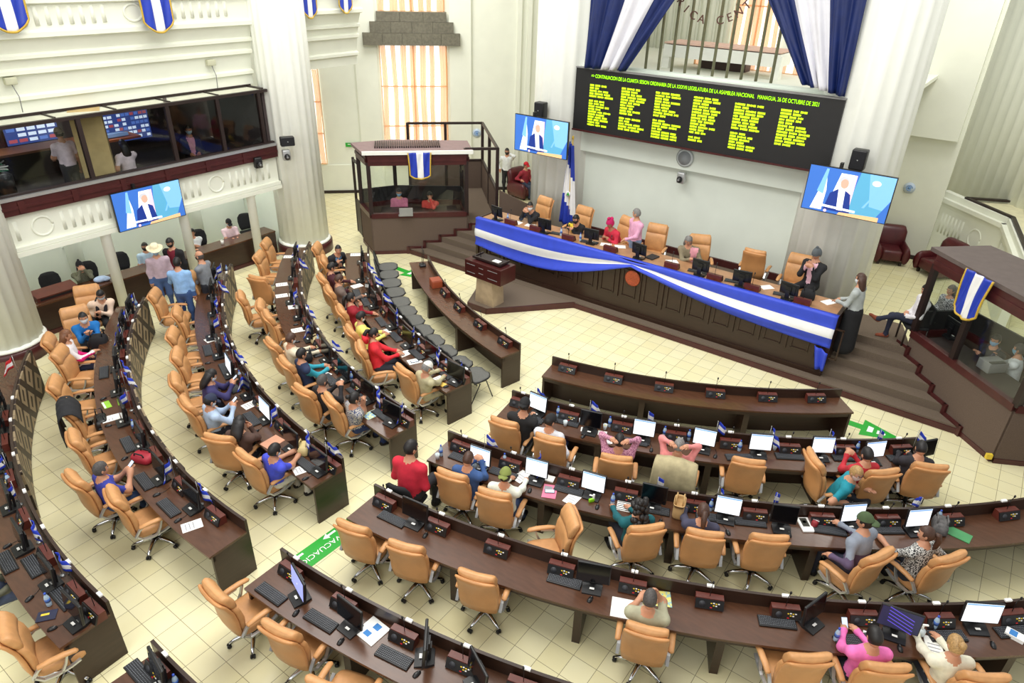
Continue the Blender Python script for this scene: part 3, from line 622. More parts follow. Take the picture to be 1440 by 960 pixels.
# ------------------------------------------------------------------ head table with its long flag drape
YT = 14.0; XL, XR = -4.72, 4.62; ZT = 1.56
t = thing('head_table', 'long dark panelled head table on the platform with a carved round seal', 'table', (0, YT, ZS[0]))
def hz(z): return z - ZS[0]
mb = MB(); mb.box(((XL + XR) / 2, .04, hz((ZT + ZS[0]) / 2)), (XR - XL, .06, ZT - ZS[0] - .02)); mb.build('front_panel', WOOD, t)
mb = MB()
for k in range(16):
    x = XL + .3 + k * .585; mb.box((x, 0, hz(1.0)), (.05, .05, .9)); mb.box((x + .29, 0, hz(.62)), (.38, .03, .03)); mb.box((x + .29, 0, hz(1.3)), (.38, .03, .03)); mb.box((x + .12, 0, hz(.96)), (.03, .03, .68)); mb.box((x + .46, 0, hz(.96)), (.03, .03, .68))
mb.box(((XL + XR) / 2, 0, .05), (XR - XL, .06, .1)); mb.build('panel_moulding', WOOD, t)
mb = MB(); mb.box(((XL + XR) / 2, .46, hz(ZT - .04)), (XR - XL, .82, .05)); mb.build('worktop', mat('tan worktop', (176, 132, 96), .3, var=.1, scale=6), t)
for x in (XL, XR):
    mb = MB(); mb.box((x, .45, hz(1.02)), (.07, .95, 1.1)); mb.build('end_panel', WOOD, t)
mb = MB(); mb.lathe([(.19, 0), (.20, .02), (.17, .035), (.15, .02), (.05, .03)], 32, T=TR((.06, -.03, hz(1.14)), 0, 0, PI / 2)); mb.build('seal', mat('copper seal', (178, 84, 52), .45, .3, var=.25, scale=40), t)['label'] = 'copper round seal'
# drape: two swags meeting at the middle
mb = MB(); nu, nv = 120, 18; G = []; ms = []
def dz(x):   # upper edge and depth along the table
    if x < .05: s = max(0, (x - XL) / (.05 - XL)); return ZT + .02 - .0 * s, (.66 + .16 * math.sin(s * PI)) * (1 - s ** 3.2) + .10
    s = max(0, (x - .05) / (XR - .05)); return ZT + .02, .10 + .62 * s ** .75 + .12 * math.sin(s * PI)
for i in range(nv + 1):
    v = i / nv; row = []
    for j in range(nu + 1):
        x = XL - .03 + (XR - XL + .06) * j / nu; zt, dp = dz(x); pin = math.exp(-((x - .05) / .35) ** 2)
        row.append((x, YT - .03 - .05 * math.sin(v * 9 + x * .6) * v - .05 * v - .05 * pin, zt - dp * v - .02 * pin * (1 - v)))
    G.append(row)
for i in range(nv):
    for j in range(nu): ms.append(0 if i < nv * .36 or i >= nv * .66 else 1)
mb.sheet(G, ms, .012); 
G2 = [[(x, y, ZT + .015) for x in np.linspace(XL - .03, XR + .03, 30)] for y in (YT + .08, YT - .035)]; mb.sheet(G2, 0, .008)
tail = [[(XR + .03 - .28 * (1 - u) * (1 - v * .4), YT - .08 - .04 * math.sin(u * 9), .86 - .52 * v - .10 * u * (1 - v) ) for u in np.linspace(0, 1, 8)] for v in np.linspace(0, 1, 7)]
mb.sheet(tail, 0, .012)
tag(mb.build('flag_bunting', [mat('bunting blue', (52, 76, 206), .55, var=.04), FWHT]), 'long blue and white flag bunting swagged along the head table front', 'bunting')

# ------------------------------------------------------------------ lectern
t = thing('lectern', 'dark wooden lectern box on a pale pedestal before the platform', 'lectern', (-3.05, 12.42, 0), math.radians(-3))
mb = MB(); mb.box((0, 0, 1.03), (1.16, .56, .40)); mb.build('box', WRED if False else mat('lectern mahogany', (70, 30, 28), .28, var=.1), t)
mb = MB()
for x, z, L in ((-.38, 1.14, .26), (-.38, .93, .26), (-.05, 1.12, .14), (-.05, .98, .14), (.32, 1.14, .3), (.32, .93, .3)): mb.box((x, -.285, z), (L, .012, .012))
mb.build('inlay_strip', SILV, t)
mb = MB(); mb.box((0, .05, 1.27), (.86, .36, .03), 0, 0); mb.box((0, -.12, 1.29), (.9, .05, .05)); mb.box((-.42, .05, 1.29), (.04, .36, .05)); mb.box((.42, .05, 1.29), (.04, .36, .05)); mb.build('reading_tray', DARKB, t)
mb = MB(); mb.box((.2, .02, 1.292), (.2, .14, .01)); mb.build('paper_sheet', PAPER, t)
mb = MB(); mb.loft([[(-.30 + q, -.22, z), (.30 - q, -.22, z), (.30 - q, .2, z), (-.30 + q, .2, z)] for q, z in ((.0, .155), (.06, .84))], 0, False); mb.build('pedestal', mat('pale wood', (178, 156, 128), .5, var=.08), t)
mb = MB(); mb.tube([(-.3, .0, 1.28), (-.32, -.02, 1.45), (-.28, .03, 1.55)], .008, 6); mb.build('gooseneck_microphone', BLK, t)
# ------------------------------------------------------------------ curved desks
LAT = bpy.data.materials.new('lattice panel'); LAT.use_nodes = True
nt = LAT.node_tree; b = nt.nodes['Principled BSDF']; uvn = nt.nodes.new('ShaderNodeUVMap'); uvn.uv_map = 'UVMap'; sx = nt.nodes.new('ShaderNodeSeparateXYZ'); nt.links.new(uvn.outputs[0], sx.inputs[0])
u_, v_ = sx.outputs[0], sx.outputs[1]
d1 = mth(nt, 'FRACT', mth(nt, 'MULTIPLY', mth(nt, 'ADD', mth(nt, 'MULTIPLY', u_, 1.0), v_), 1.45)); d2 = mth(nt, 'FRACT', mth(nt, 'MULTIPLY', mth(nt, 'SUBTRACT', mth(nt, 'MULTIPLY', u_, 1.0), v_), 1.45))
k1 = mth(nt, 'GREATER_THAN', mth(nt, 'ABSOLUTE', mth(nt, 'SUBTRACT', d1, .5)), .37); k2_ = mth(nt, 'GREATER_THAN', mth(nt, 'ABSOLUTE', mth(nt, 'SUBTRACT', d2, .5)), .36)
in1 = mth(nt, 'LESS_THAN', mth(nt, 'ABSOLUTE', mth(nt, 'SUBTRACT', d1, .5)), .10); e = mth(nt, 'MINIMUM', mth(nt, 'ADD', mth(nt, 'ADD', k1, k2_), mth(nt, 'MULTIPLY', in1, mth(nt, 'LESS_THAN', mth(nt, 'ABSOLUTE', mth(nt, 'SUBTRACT', d2, .5)), .22))), 1.0)
nt.links.new(mixc(nt, e, lin((150, 132, 104)), lin((46, 33, 27))), b.inputs['Base Color']); b.inputs['Roughness'].default_value = .5
ROWS = {}
DL = {'L0': 'curved bare wooden desk beside the lectern with a row of black visitor chairs behind it', 'R0': 'curved bare wooden desk facing the platform across the aisle from the lectern',
      'L1': 'innermost curved computer desk on the gallery side, behind the visitor chairs', 'L2': 'second curved computer desk on the gallery side, counting out from the lectern', 'L3': 'third curved computer desk on the gallery side, counting out from the lectern',
      'L4': 'fourth curved computer desk on the gallery side, with the big lattice front', 'L5': 'outermost curved computer desk on the gallery side, against the frame edge',
      'R1': 'innermost curved computer desk on the booth side, behind the bare desk', 'R2': 'second curved computer desk on the booth side, below the bare desk', 'R3': 'third curved computer desk on the booth side, mostly empty worktop near its aisle end',
      'R4': 'fourth curved computer desk on the booth side, in the foreground', 'R5': 'short stretch of the outermost computer desk, in the bottom foreground'}
def row(key, c, r, p0, p1, depth=.60, zp=.95, lattice=None, legs=None):
    """p0: outer end, p1: aisle end (both on the front panel); centre c lies on the platform side"""
    c = np.array(c, float); a0 = math.atan2(p0[1] - c[1], p0[0] - c[0]); a1 = math.atan2(p1[1] - c[1], p1[0] - c[0])
    if a0 < 0: a0 += 2 * PI
    if a1 < 0: a1 += 2 * PI
    ROWS[key] = dict(c=c, r=r, a0=a0, a1=a1, depth=depth)
    mid = (a0 + a1) / 2; base = c + (r + .3) * np.array([math.cos(mid), math.sin(mid)]); t = thing('curved_desk', DL[key], 'desk', (base[0], base[1], 0)); cc = (c[0] - base[0], c[1] - base[1])
    L = abs(a1 - a0) * r; n = max(16, int(L / .25))
    mb = MB(); mb.arc(cc, r + .02, r + depth, a0, a1, .715, .75, n); mb.build('worktop', WTOP, t)
    mb = MB(); mb.arc(cc, r - .02, r + .02, a0, a1, .0, zp, n); mb.build('front_panel', WOOD, t)
    for a in (a0, a1):
        e = (1 if a1 > a0 else -1) * (1 if a == a0 else -1) * .02 / r
        mb = MB(); mb.arc(cc, r + .02, r + depth - .04, a, a + 2 * e, 0, .715, 1); mb.build('end_panel', WOOD, t)
    for f in (legs if legs is not None else np.arange(1, int(L / 1.9) + 1) / (int(L / 1.9) + 1)):
        a = a0 + (a1 - a0) * f; mb = MB(); mb.arc(cc, r + .02, r + depth * .86, a - .05 / r, a + .05 / r, 0, .715, 1); mb.build('leg', WOOD, t)
    mb = MB(); mb.arc(cc, r + depth - .09, r + depth - .05, a0, a1, .62, .715, n); mb.build('apron', WOOD, t)
    if lattice:
        f0, f1 = lattice; V = []; uv = []; N = 40; mb = MB()
        for i in range(N + 1):
            a = a0 + (a1 - a0) * (f0 + (f1 - f0) * i / N)
            for rr, z in ((r - .05, .04), (r - .05, zp - .02)): V.append((cc[0] + rr * math.cos(a), cc[1] + rr * math.sin(a), z)); uv.append((a * r, z))
        Fq = [(2 * i, 2 * i + 2, 2 * i + 3, 2 * i + 1) for i in range(N)]; Fq += [tuple(q[::-1]) for q in Fq][:0]
        # give it thickness: back face against the panel
        M_ = len(V); V2 = []
        for i in range(N + 1):
            a = a0 + (a1 - a0) * (f0 + (f1 - f0) * i / N)
            for rr, z in ((r - .021, .04), (r - .021, zp - .02)): V2.append((cc[0] + rr * math.cos(a), cc[1] + rr * math.sin(a), z)); uv.append((a * r, z))
        F2 = [(M_ + 2 * i, M_ + 2 * i + 1, M_ + 2 * i + 3, M_ + 2 * i + 2) for i in range(N)] + [(2 * i + 1, 2 * i + 3, M_ + 2 * i + 3, M_ + 2 * i + 1) for i in range(N)] + [(0, 1, M_ + 1, M_), (2 * N + 1, 2 * N, M_ + 2 * N, M_ + 2 * N + 1)]
        mb.add(V + V2, Fq + F2); mb.uv = uv; mb.build('lattice_panel', LAT, t)
    return t
row('L0', (2.38, 21.48), 11.77, (-5.04, 12.32), (-.41, 10.05), .50, .90, legs=(.33, .66))
row('R0', (-1.28, 19.59), 9.75, (5.28, 12.35), (.41, 9.99), .50, .93, legs=(.33, .66))
row('L1', (1.62, 20.0), 11.68, (-6.7, 11.72), (-.44, 8.54)); row('R1', (-1.42, 20.1), 11.77, (6.67, 11.55), (.53, 8.48))
row('L2', (.68, 18.17), 11.34, (-8.1, 10.95), (-.34, 6.85), lattice=(0, .62)); row('R2', (-.82, 18.82), 12.02, (9.6, 12.7), (.42, 6.86))
row('L3', (.30, 17.9), 12.60, (-8.35, 8.75), (-.39, 5.25), lattice=(0, .7)); row('R3', (-.37, 17.8), 12.62, (10.2, 10.9), (.43, 5.21))
row('L4', (-.76, 14.68), 11.08, (-8.16, 6.42), (-.41, 3.59), lattice=(0, .8)); row('R4', (.17, 17.52), 13.94, (6.5, 5.05), (.39, 3.58))
row('L5', (-.89, 13.78), 11.99, (-7.6, 3.82), (-.53, 1.8), lattice=(0, .55)); row('R5', (.97, 16.41), 14.59, (2.6, 1.9), (.39, 1.83))
def fwd(key, p):
    c = ROWS[key]['c']; return math.atan2(c[1] - p[1], c[0] - p[0])
def onrow(key, p, d0, d1):
    """keep a point on the worktop: clamp its distance from the front panel to d0..d1, and stay inside the ends"""
    R = ROWS[key]; c = R['c']; v = np.array(p[:2]) - c; rr = min(max(np.hypot(*v), R['r'] + d0), R['r'] + d1); a = math.atan2(v[1], v[0])
    if a < 0: a += 2 * PI
    lo, hi = sorted((R['a0'], R['a1'])); a = min(max(a, lo + .13 / rr), hi - .13 / rr)
    return c + rr * np.array([math.cos(a), math.sin(a)])
SIDE = {'L': 'gallery-side', 'R': 'booth-side'}; RN = {'0': 'bare desk', '1': 'innermost computer desk', '2': 'second computer desk', '3': 'third computer desk', '4': 'fourth computer desk', '5': 'outermost computer desk'}
def rowname(key): return SIDE[key[0]] + ' ' + RN[key[1]]
def in_order(key, items):   # nearest to the aisle first
    return sorted(items, key=lambda it: abs(it[0][0]))

# ------------------------------------------------------------------ swivel armchair
def make_chair():
    t = thing('swivel_armchair', 'tan leather swivel armchair', 'chair')
    mb = MB(); R = []
    for z, s, q in ((.40, .90, .0), (.415, .97, .0), (.45, 1.0, 0), (.50, 1.0, 0), (.525, .95, 0), (.53, .80, .0)):
        ring = []
        for k in range(32):
            a = 2 * PI * k / 32; ca, sa = math.cos(a), math.sin(a); ca = math.copysign(abs(ca) ** .45, ca); sa = math.copysign(abs(sa) ** .45, sa)
            x = .275 * s * ca; ring.append((x + .02, .26 * s * sa, z - (.035 * max(0, (x - .12) / .15) ** 2 if z > .42 else 0)))
        R.append(ring)
    mb.loft(R); mb.build('seat', TAN, t)
    def back(secs, name, m, n=24, e=.5):
        mb = MB(); R = []
        for i, (z, x, hw, th, curve) in enumerate(secs):
            dz = secs[min(i + 1, len(secs) - 1)][0] - secs[max(i - 1, 0)][0]; dx = secs[min(i + 1, len(secs) - 1)][1] - secs[max(i - 1, 0)][1]
            L = math.hypot(dz, dx); nx, nz = dz / L, -dx / L; ring = []
            for k in range(n):
                a = 2 * PI * k / n; ca, sa = math.cos(a), math.sin(a); ca = math.copysign(abs(ca) ** e, ca); sa = math.copysign(abs(sa) ** e, sa)
                y = hw * sa; o = th / 2 * ca + curve * (y / hw) ** 2
                ring.append((x + nx * o, y, z + nz * o))
            R.append(ring)
        mb.loft(R); return mb.build(name, m, t)
    back([(.47, -.22, .19, .02, .02), (.475, -.22, .235, .07, .03), (.60, -.245, .25, .10, .04), (.72, -.25, .255, .12, .045), (.85, -.27, .255, .11, .045), (.94, -.30, .25, .10, .04), (.965, -.312, .22, .05, .03)], 'back_cushion', TAN)
    back([(.935, -.285, .20, .03, .03), (.955, -.29, .245, .10, .04), (1.03, -.315, .25, .14, .04), (1.11, -.35, .245, .13, .035), (1.155, -.375, .24, .09, .03), (1.172, -.385, .215, .03, .02)], 'headrest', TAN)
    back([(.44, -.27, .20, .02, .02), (.45, -.275, .25, .05, .03), (.60, -.315, .268, .06, .05), (.75, -.325, .272, .06, .05), (.90, -.35, .272, .06, .05), (1.03, -.40, .265, .06, .045), (1.105, -.435, .258, .05, .03), (1.122, -.44, .235, .02, .02)], 'back_shell', TANB)
    for s in (-1, 1):
        mb = MB(); mb.loft([[(x, s * .315 + w * math.cos(a), z + h * math.sin(a)) for a in [2 * PI * k / 10 for k in range(10)]] for x, z, w, h in ((-.20, .655, .012, .01), (-.19, .657, .034, .022), (-.08, .672, .04, .026), (.08, .672, .042, .026), (.19, .655, .038, .024), (.215, .645, .014, .01))]); mb.build('arm_pad', TAN, t)
        mb = MB()
        for P in ([(-.27, .50), (-.20, .60), (-.13, .65), (.02, .655)], [(-.26, .52), (-.18, .42), (-.05, .405), (.10, .43), (.20, .47)], [(.0, .41), (.06, .52), (.10, .645)]):
            R = []
            for i, (x, z) in enumerate(P):
                d = np.array(P[min(i + 1, len(P) - 1)]) - np.array(P[max(i - 1, 0)]); d = d / np.hypot(*d)
                R.append([(x + u * -d[1] * .012, s * (.295 + v), z + u * d[0] * .012) for u, v in ((-1, -.02), (1, -.02), (1, .02), (-1, .02))])
            mb.loft(R, 0, False)
        mb.build('arm_bracket', SILV, t)
    mb = MB(); mb.tube([(0, 0, .12), (0, 0, .37)], .028, 12); mb.box((0, 0, .375), (.2, .14, .05)); mb.build('gas_column', BLK, t)
    for k in range(5):
        a = 2 * PI * k / 5 + .3; d = np.array([math.cos(a), math.sin(a)])
        mb = MB(); R = []
        n = np.array([-d[1], d[0]])
        for q, z, w, h in ((.0, .125, .035, .03), (.12, .125, .028, .024), (.25, .10, .022, .018), (.32, .075, .018, .014)):
            c = d * q; R.append([(c[0] + n[0] * u * w, c[1] + n[1] * u * w, z + v * h) for u, v in ((-1, -1), (1, -1), (1, .4), (.5, 1), (-.5, 1), (-1, .4))])
        mb.loft(R, 0, True); lg = mb.build('base_leg', CHROME, t)
        mb = MB(); c = d * .32
        for u in (-.018, .018):
            q = c + n * u; mb.lathe([(.001, -.012), (.026, -.012), (.03, 0), (.026, .012), (.001, .012)], 12, T=TR((q[0], q[1], .03), a + PI / 2, PI / 2))
        mb.tube([(c[0], c[1], .03), (c[0], c[1], .075)], .012, 6); g = mb.build('caster', BLK, lg)
    return t
CHAIR = Proto(make_chair())
CH = {}   # chairs by key, for the people
CHAIRS = {
 'L1': [(442, 345, -7, ''), (452, 364, 3, ''), (450, 390, 10, ''), (460, 407, 3, ''), (477, 435, -2, ''), (490, 464, -2, ''), (504, 487, -17, 'empty '), (565, 520, 0, '')],
 'L2': [(370, 339, -2, 'empty '), (360, 357, -7, 'empty '), (360, 391, 55, 'empty '), (335, 415, 3, 'empty '), (362, 427, -7, 'empty '), (373, 443, 5, ''), (379, 482, 8, ''), (398, 509, 3, ''), (423, 548, 10, ''), (462, 562, -7, '')],
 'L3': [(265, 387, -2, 'empty '), (212, 411, -7, 'empty '), (244, 437, -2, 'empty '), (237, 467, -12, 'empty '), (243, 497, -12, 'empty '), (241, 533, -7, ''), (258, 567, 3, ''), (304, 616, 35, ''), (342, 642, 5, '')],
 'L4': [(120, 402, -75, ''), (102, 432, -70, ''), (62, 476, 3, ''), (77, 493, -12, 'empty '), (70, 537, -7, 'empty '), (90, 572, -2, 'empty '), (98, 615, -2, 'empty '), (99, 673, 8, ''), (154, 697, -7, 'empty ')],
 'L5': [(-2, 885, -15, 'empty ')],
 'R1': [(707, 594, 0, ''), (772, 617, 0, ''), (867, 645, 5, ''), (951, 652, -8, ''), (1054, 650, -5, 'empty '), (1142, 643, -86, ''), (1247, 665, 8, ''), (1312, 657, -15, '')],
 'R2': [(633, 668, 3, ''), (693, 695, 5, ''), (810, 725, 120, 'empty '), (912, 744, 25, ''), (993, 752, 0, ''), (1085, 758, 3, 'empty '), (1243, 783, 30, ''), (1343, 786, 18, '')],
 'R3': [(492, 742, 8, 'empty '), (568, 770, 10, 'empty '), (668, 812, 5, 'empty '), (910, 888, -2, ''), (1142, 928, 8, 'empty '), (1252, 942, 0, ''), (1392, 956, -5, '')],
 'R4': [(297, 834, -5, 'empty '), (388, 888, 6, 'empty '), (455, 968, 10, 'empty ')],
}
for key, L in CHAIRS.items():
    its = []
    for i, (px, py, off, st) in enumerate(L):
        p = UZ(px, py, 1.14); a = fwd(key, p) + math.radians(off); a = fwd(key, p + .4 * np.array([math.cos(a), math.sin(a), 0])) + math.radians(off)
        o = p[:2] + .385 * np.array([math.cos(a), math.sin(a)]); its.append((o, a, st, i))
    for n, (o, a, st, i) in enumerate(in_order(key, its)):
        lab = '%stan leather swivel armchair, %s from the aisle at the %s' % (st if st else 'occupied ', ORD[n + 1], rowname(key))
        CHAIR.place((o[0], o[1], 0), a, lab, 'tan leather swivel armchairs'); CH[(key, i)] = (o, a)
HEADCH = [(764, 279, -100, 'at the booth end of the head table'), (812, 296, -95, 'next to the national flag'), (876, 311, -110, 'behind the person in the magenta headscarf'), (924, 316, -80, 'empty, beside the standing man in pink'), (980, 333, -65, 'behind the grey-haired person in khaki'), (1062, 352, 95, 'empty, turned to face the wall'), (1128, 357, -85, 'behind the person in the black shawl')]
for i, (px, py, a, lab) in enumerate(HEADCH):
    p = UZ(px, py, ZP + 1.17); a = math.radians(a); o = p[:2] + .385 * np.array([math.cos(a), math.sin(a)]); o[1] = max(o[1], 15.22)
    CHAIR.place((o[0], o[1], ZP), a, 'tan leather head table chair ' + lab, 'tan leather swivel armchairs'); CH[('H', i)] = (o, a)

# ------------------------------------------------------------------ black mesh visitor chairs between the two inner desks
def visitor():
    t = thing('visitor_chair', 'black visitor chair with a mesh seat and back', 'chair')
    def pad(z0, x0, x1, w, up):
        G = []
        for v in np.linspace(0, 1, 8):
            wd = w * (1 - .55 * abs(2 * v - 1) ** 4); G.append([((x0 + (x1 - x0) * v), (u - .5) * wd, z0 + up * v + .02 * (2 * u - 1) ** 2) for u in np.linspace(0, 1, 9)])
        return G
    mb = MB(); mb.sheet(pad(.45, -.22, .27, .52, .02), 0, .02); mb.build('seat', MESH, t)
    mb = MB(); mb.sheet(pad(.52, -.22, -.32, .44, .36), 0, .015); mb.build('backrest', MESH, t)
    mb = MB()
    for G in (pad(.45, -.22, .27, .52, .02), pad(.52, -.22, -.32, .46, .36)):
        E_ = [G[i][0] for i in range(8)] + G[7][1:-1] + [G[i][8] for i in range(7, -1, -1)] + G[0][7:0:-1]; mb.tube(E_ + [E_[0]], .019, 6)
    mb.build('rim', BLK, t)
    for s in (-1, 1):
        mb = MB(); mb.tube([(.26, s * .25, .0), (.10, s * .24, .44), (-.2, s * .24, .47)], .012, 6); mb.build('leg', BLK, t)
        mb = MB(); mb.tube([(-.30, s * .25, .0), (-.05, s * .24, .42), (-.22, s * .23, .5), (-.3, s * .22, .85)], .012, 6); mb.build('leg', BLK, t)
    return t
VIS = Proto(visitor())
vp = [(537, 376), (542, 387), (546, 399), (551, 412), (557, 426), (566, 439), (578, 452), (591, 466), (608, 480), (626, 495), (646, 511), (668, 528)]
its = []
for px, py in vp:
    p = UZ(px, py, .47); p = onrow('L1', p, -.46, -.46); its.append((p, fwd('L1', p)))
for n, (p, a) in enumerate(sorted(its, key=lambda q: abs(q[0][0]))):
    VIS.place((p[0], p[1], 0), a, 'black mesh visitor chair, %s from the aisle in the row facing the bare desk' % ORD[n + 1], 'black mesh visitor chairs')

# ------------------------------------------------------------------ monitors
def monitor(kind):
    kind, sz = kind; t = thing('computer_monitor', 'black desk monitor', 'monitor'); W, H = sz; Z = .115 + H / 2
    mb = MB(); mb.loft([[(x, -w, z), (x, w, z), (x + .0, w, z + h), (x, -w, z + h)] for x, w, z, h in ((-.13, .12, 0, .02), (.02, .13, 0, .045), (.10, .10, 0, .03))], 0, False); mb.build('base', BLK, t)
    mb = MB(); mb.box((.05, 0, .13), (.03, .09, .22), 0, 0, None, .08); mb.box((.035, 0, Z), (.05, .12, .12)); mb.build('stand', BLK, t)
    T_ = TR((0, 0, Z), 0, .10)
    mb = MB(); mb.rbox((0, 0, 0), (.035, W, H), .012, T=T_); mb.box((.022, 0, 0), (.02, W * .7, H * .6), T=T_); mb.build('housing', BLK, t)
    sm = {'off': [BLKG], 'on': [SCRW, SCRB, SCRG], 'blue': [SCRL, SCRW, SCRW], 'desktop': [mat('desktop navy', (36, 38, 70), emit=.5), SCRP, SCRP]}[kind]
    mb = MB(); mb.box((-.0185, 0, 0), (.002, W - .03, H - .03), T=T_); sc = mb.build('screen', sm[0], t)
    if kind != 'off':
        mb = MB()
        if kind == 'on':
            mb.box((-.0198, 0, H / 2 - .03), (.001, W - .04, .022), T=T_)
            for k in range(5): mb.box((-.0198, .02 * (k % 2), .075 - k * .03), (.001, .25 - .03 * (k % 3), .006), T=T_, m=1)
        elif kind == 'blue': mb.box((-.0198, .0, -.01), (.001, .012, .02), T=T_, m=1)
        else:
            for k in range(5): mb.box((-.0198, .03 - .02 * k, .09 - k * .045), (.001, .30, .012), T=T_ @ TR((0, 0, 0), 0, 0, .35), m=0)
        mb.build('window_contents', [sm[1], sm[2]], sc)
    mb = MB(); mb.box((-.06, 0, .047), (.03, .06, .004)); mb.build('sticker', PAPER, t)
    return t
MON = {}
def get_mon(kind, sz=(.43, .30)):
    kind = (kind, sz)
    if kind not in MON: MON[kind] = Proto(monitor(kind))
    return MON[kind]
MONS = {
 'R1': [(757, 566, 'on', -12), (831, 590, 'off', 0), (906, 602, 'on', 0), (991, 615, 'on', -8), (1070, 622, 'on', 0), (1157, 626, 'on', 0), (1230, 632, 'on', 8), (1305, 631, 'off', 10)],
 'R2': [(675, 642, 'on', 0), (755, 658, 'on', 0), (835, 678, 'on', -5), (920, 695, 'off', -4), (1024, 711, 'on', -6), (1103, 724, 'off', -4), (1199, 720, 'on', 8), (1291, 728, 'on', 4)],
 'R3': [(584, 717, 'off', 0), (835, 806, 'off', 4), (1145, 857, 'off', 40), (1265, 872, 'desktop', -24), (1380, 862, 'on', -8)],
 'R4': [(420, 820, 'blue', -22), (492, 862, 'off', -8), (598, 905, 'off', -62), (672, 943, 'off', -40)],
 'R5': [(224, 938, 'off', -10)],
 'L1': [(508, 357, 'off', 0), (507, 382, 'off', 0), (517, 402, 'off', 0), (525, 418, 'off', 0), (551, 446, 'off', 0), (573, 472, 'off', 0), (607, 494, 'off', 0), (641, 522, 'off', 8)],
 'L2': [(415, 352, 'off', 0), (411, 378, 'off', 0), (408, 412, 'off', 0), (419, 433, 'off', 0), (435, 463, 'off', 0), (462, 491, 'off', 0), (483, 519, 'off', 0), (517, 547, 'off', 0), (551, 578, 'off', 6)],
 'L3': [(300, 382, 'off', 0), (296, 404, 'off', 0), (298, 428, 'off', 0), (296, 460, 'off', 0), (306, 486, 'off', 0), (322, 512, 'on', 0), (347, 541, 'off', 0), (373, 574, 'on', 0), (409, 614, 'off', 0), (448, 645, 'off', 0)],
 'L4': [(181, 428, 'off', 0), (171, 450, 'off', 0), (167, 476, 'off', 0), (161, 503, 'off', 0), (162, 536, 'off', 0), (171, 577, 'off', 0), (196, 611, 'off', 0), (223, 656, 'off', 0), (269, 696, 'off', 0)],
 'L5': [(-2, 560, 'off', 0), (2, 590, 'off', 0), (2, 640, 'off', 0), (9, 696, 'off', 0), (26, 752, 'off', 0), (66, 802, 'off', 0), (103, 855, 'off', 0)],
}
MP = {}
for key, L in MONS.items():
    its = []
    for px, py, k, off in L:
        p = onrow(key, UZ(px, py, 1.0), .16, .36); a = fwd(key, p) + math.radians(off); its.append((p, a, k))
    its = in_order(key, its); MP[key] = its
    for n, (p, a, k) in enumerate(its):
        s = {'on': 'lit white', 'off': 'black', 'blue': 'lavender', 'desktop': 'violet-streaked'}[k]
        get_mon(k, (.37, .305) if key in ('R1', 'R2') else (.46, .31) if key == 'R3' and k in ('on', 'desktop') else (.43, .30)).place((p[0], p[1], .75), a, '%s-screen desk monitor, %s from the aisle on the %s' % (s if k != 'off' else 'black', ORD[n + 1], rowname(key)), 'desk monitors')

# ------------------------------------------------------------------ microphone units
def micunit():
    t = thing('microphone_unit', 'desk microphone unit in a wooden box', 'microphone')
    mb = MB(); mb.loft([[(x, -.17, z), (x, .17, z), (x, .17, z2), (x, -.17, z2)] for x, z, z2 in ((-.08, 0, .012), (-.025, 0, .135), (.06, 0, .135))], 0, False); mb.build('cabinet', WRED, t)
    T_ = TR((-.058, 0, .070), 0, .42); mb = MB(); mb.box((0, 0, 0), (.02, .345, .125), T=T_); pl = mb.build('control_panel', BLK, t)
    mb = MB(); mb.lathe([(.04, 0), (.04, .004)], 16, T=T_ @ TR((-.010, .09, .0), 0, -PI / 2)); mb.build('speaker_disc', mat('speaker grey', (52, 54, 60), .6, var=.2, scale=200), pl)
    mb = MB()
    for i, (y, z, m) in enumerate(((-.02, .02, 0), (-.05, .025, 1), (-.08, .02, 0), (-.11, .022, 1), (-.05, -.005, 0), (-.08, -.008, 1), (-.02, -.035, 2))): mb.box((-.012, y, z), (.006, .02 if m < 2 else .026, .012), T=T_, m=m)
    mb.build('buttons', [YEL, PAPER, RED], pl)
    mb = MB(); mb.tube([(.02, 0, .13), (.02, 0, .30), (-.005, 0, .38)], .005, 6); mb.lathe([(.008, 0), (.013, .01), (.013, .035), (.006, .045)], 8, (-.005, 0, .37)); mb.build('gooseneck_microphone', BLK, t)
    return t
MIC = Proto(micunit())
MICS = {
 'R0': [(799, 517), (864, 529), (934, 541), (1005, 549), (1077, 554), (1146, 558)], 'L0': [(627, 411), (649, 431), (679, 455), (712, 480)],
 'R1': [(729, 569), (800, 585), (875, 600), (950, 612), (1027, 623), (1110, 631), (1187, 632), (1267, 632)],
 'R2': [(650, 627), (718, 652), (800, 677), (880, 696), (975, 708), (1062, 726), (1155, 728), (1247, 731), (1337, 730), (1415, 721)],
 'R3': [(545, 703), (617, 738), (700, 770), (790, 798), (890, 821), (997, 840), (1104, 858), (1211, 863), (1320, 871), (1422, 866)], 'R4': [(413, 800), (487, 846), (568, 894), (650, 932), (735, 965)], 'R5': [(236, 931)],
}
for key in ('L1', 'L2', 'L3', 'L4', 'L5'): MICS[key] = None
for key, L in MICS.items():
    if L: its = [(onrow(key, UZ(px, py, .82), .11, .13),) for px, py in L]
    else:
        R = ROWS[key]; its = []
        for (p, a, k) in MP[key]:
            c = R['c']; v = p - c; an = math.atan2(v[1], v[0]); an += (.42 / R['r']) * (-1 if R['a0'] < R['a1'] else 1) * -1
            q = c + (R['r'] + .12) * np.array([math.cos(an), math.sin(an)]); its.append((onrow(key, q, .12, .12),))
    for n, (p,) in enumerate(in_order(key, its)):
        MIC.place((p[0], p[1], .75), fwd(key, p), 'wooden microphone unit, %s from the aisle on the %s' % (ORD[n + 1], rowname(key)), 'desk microphone units')
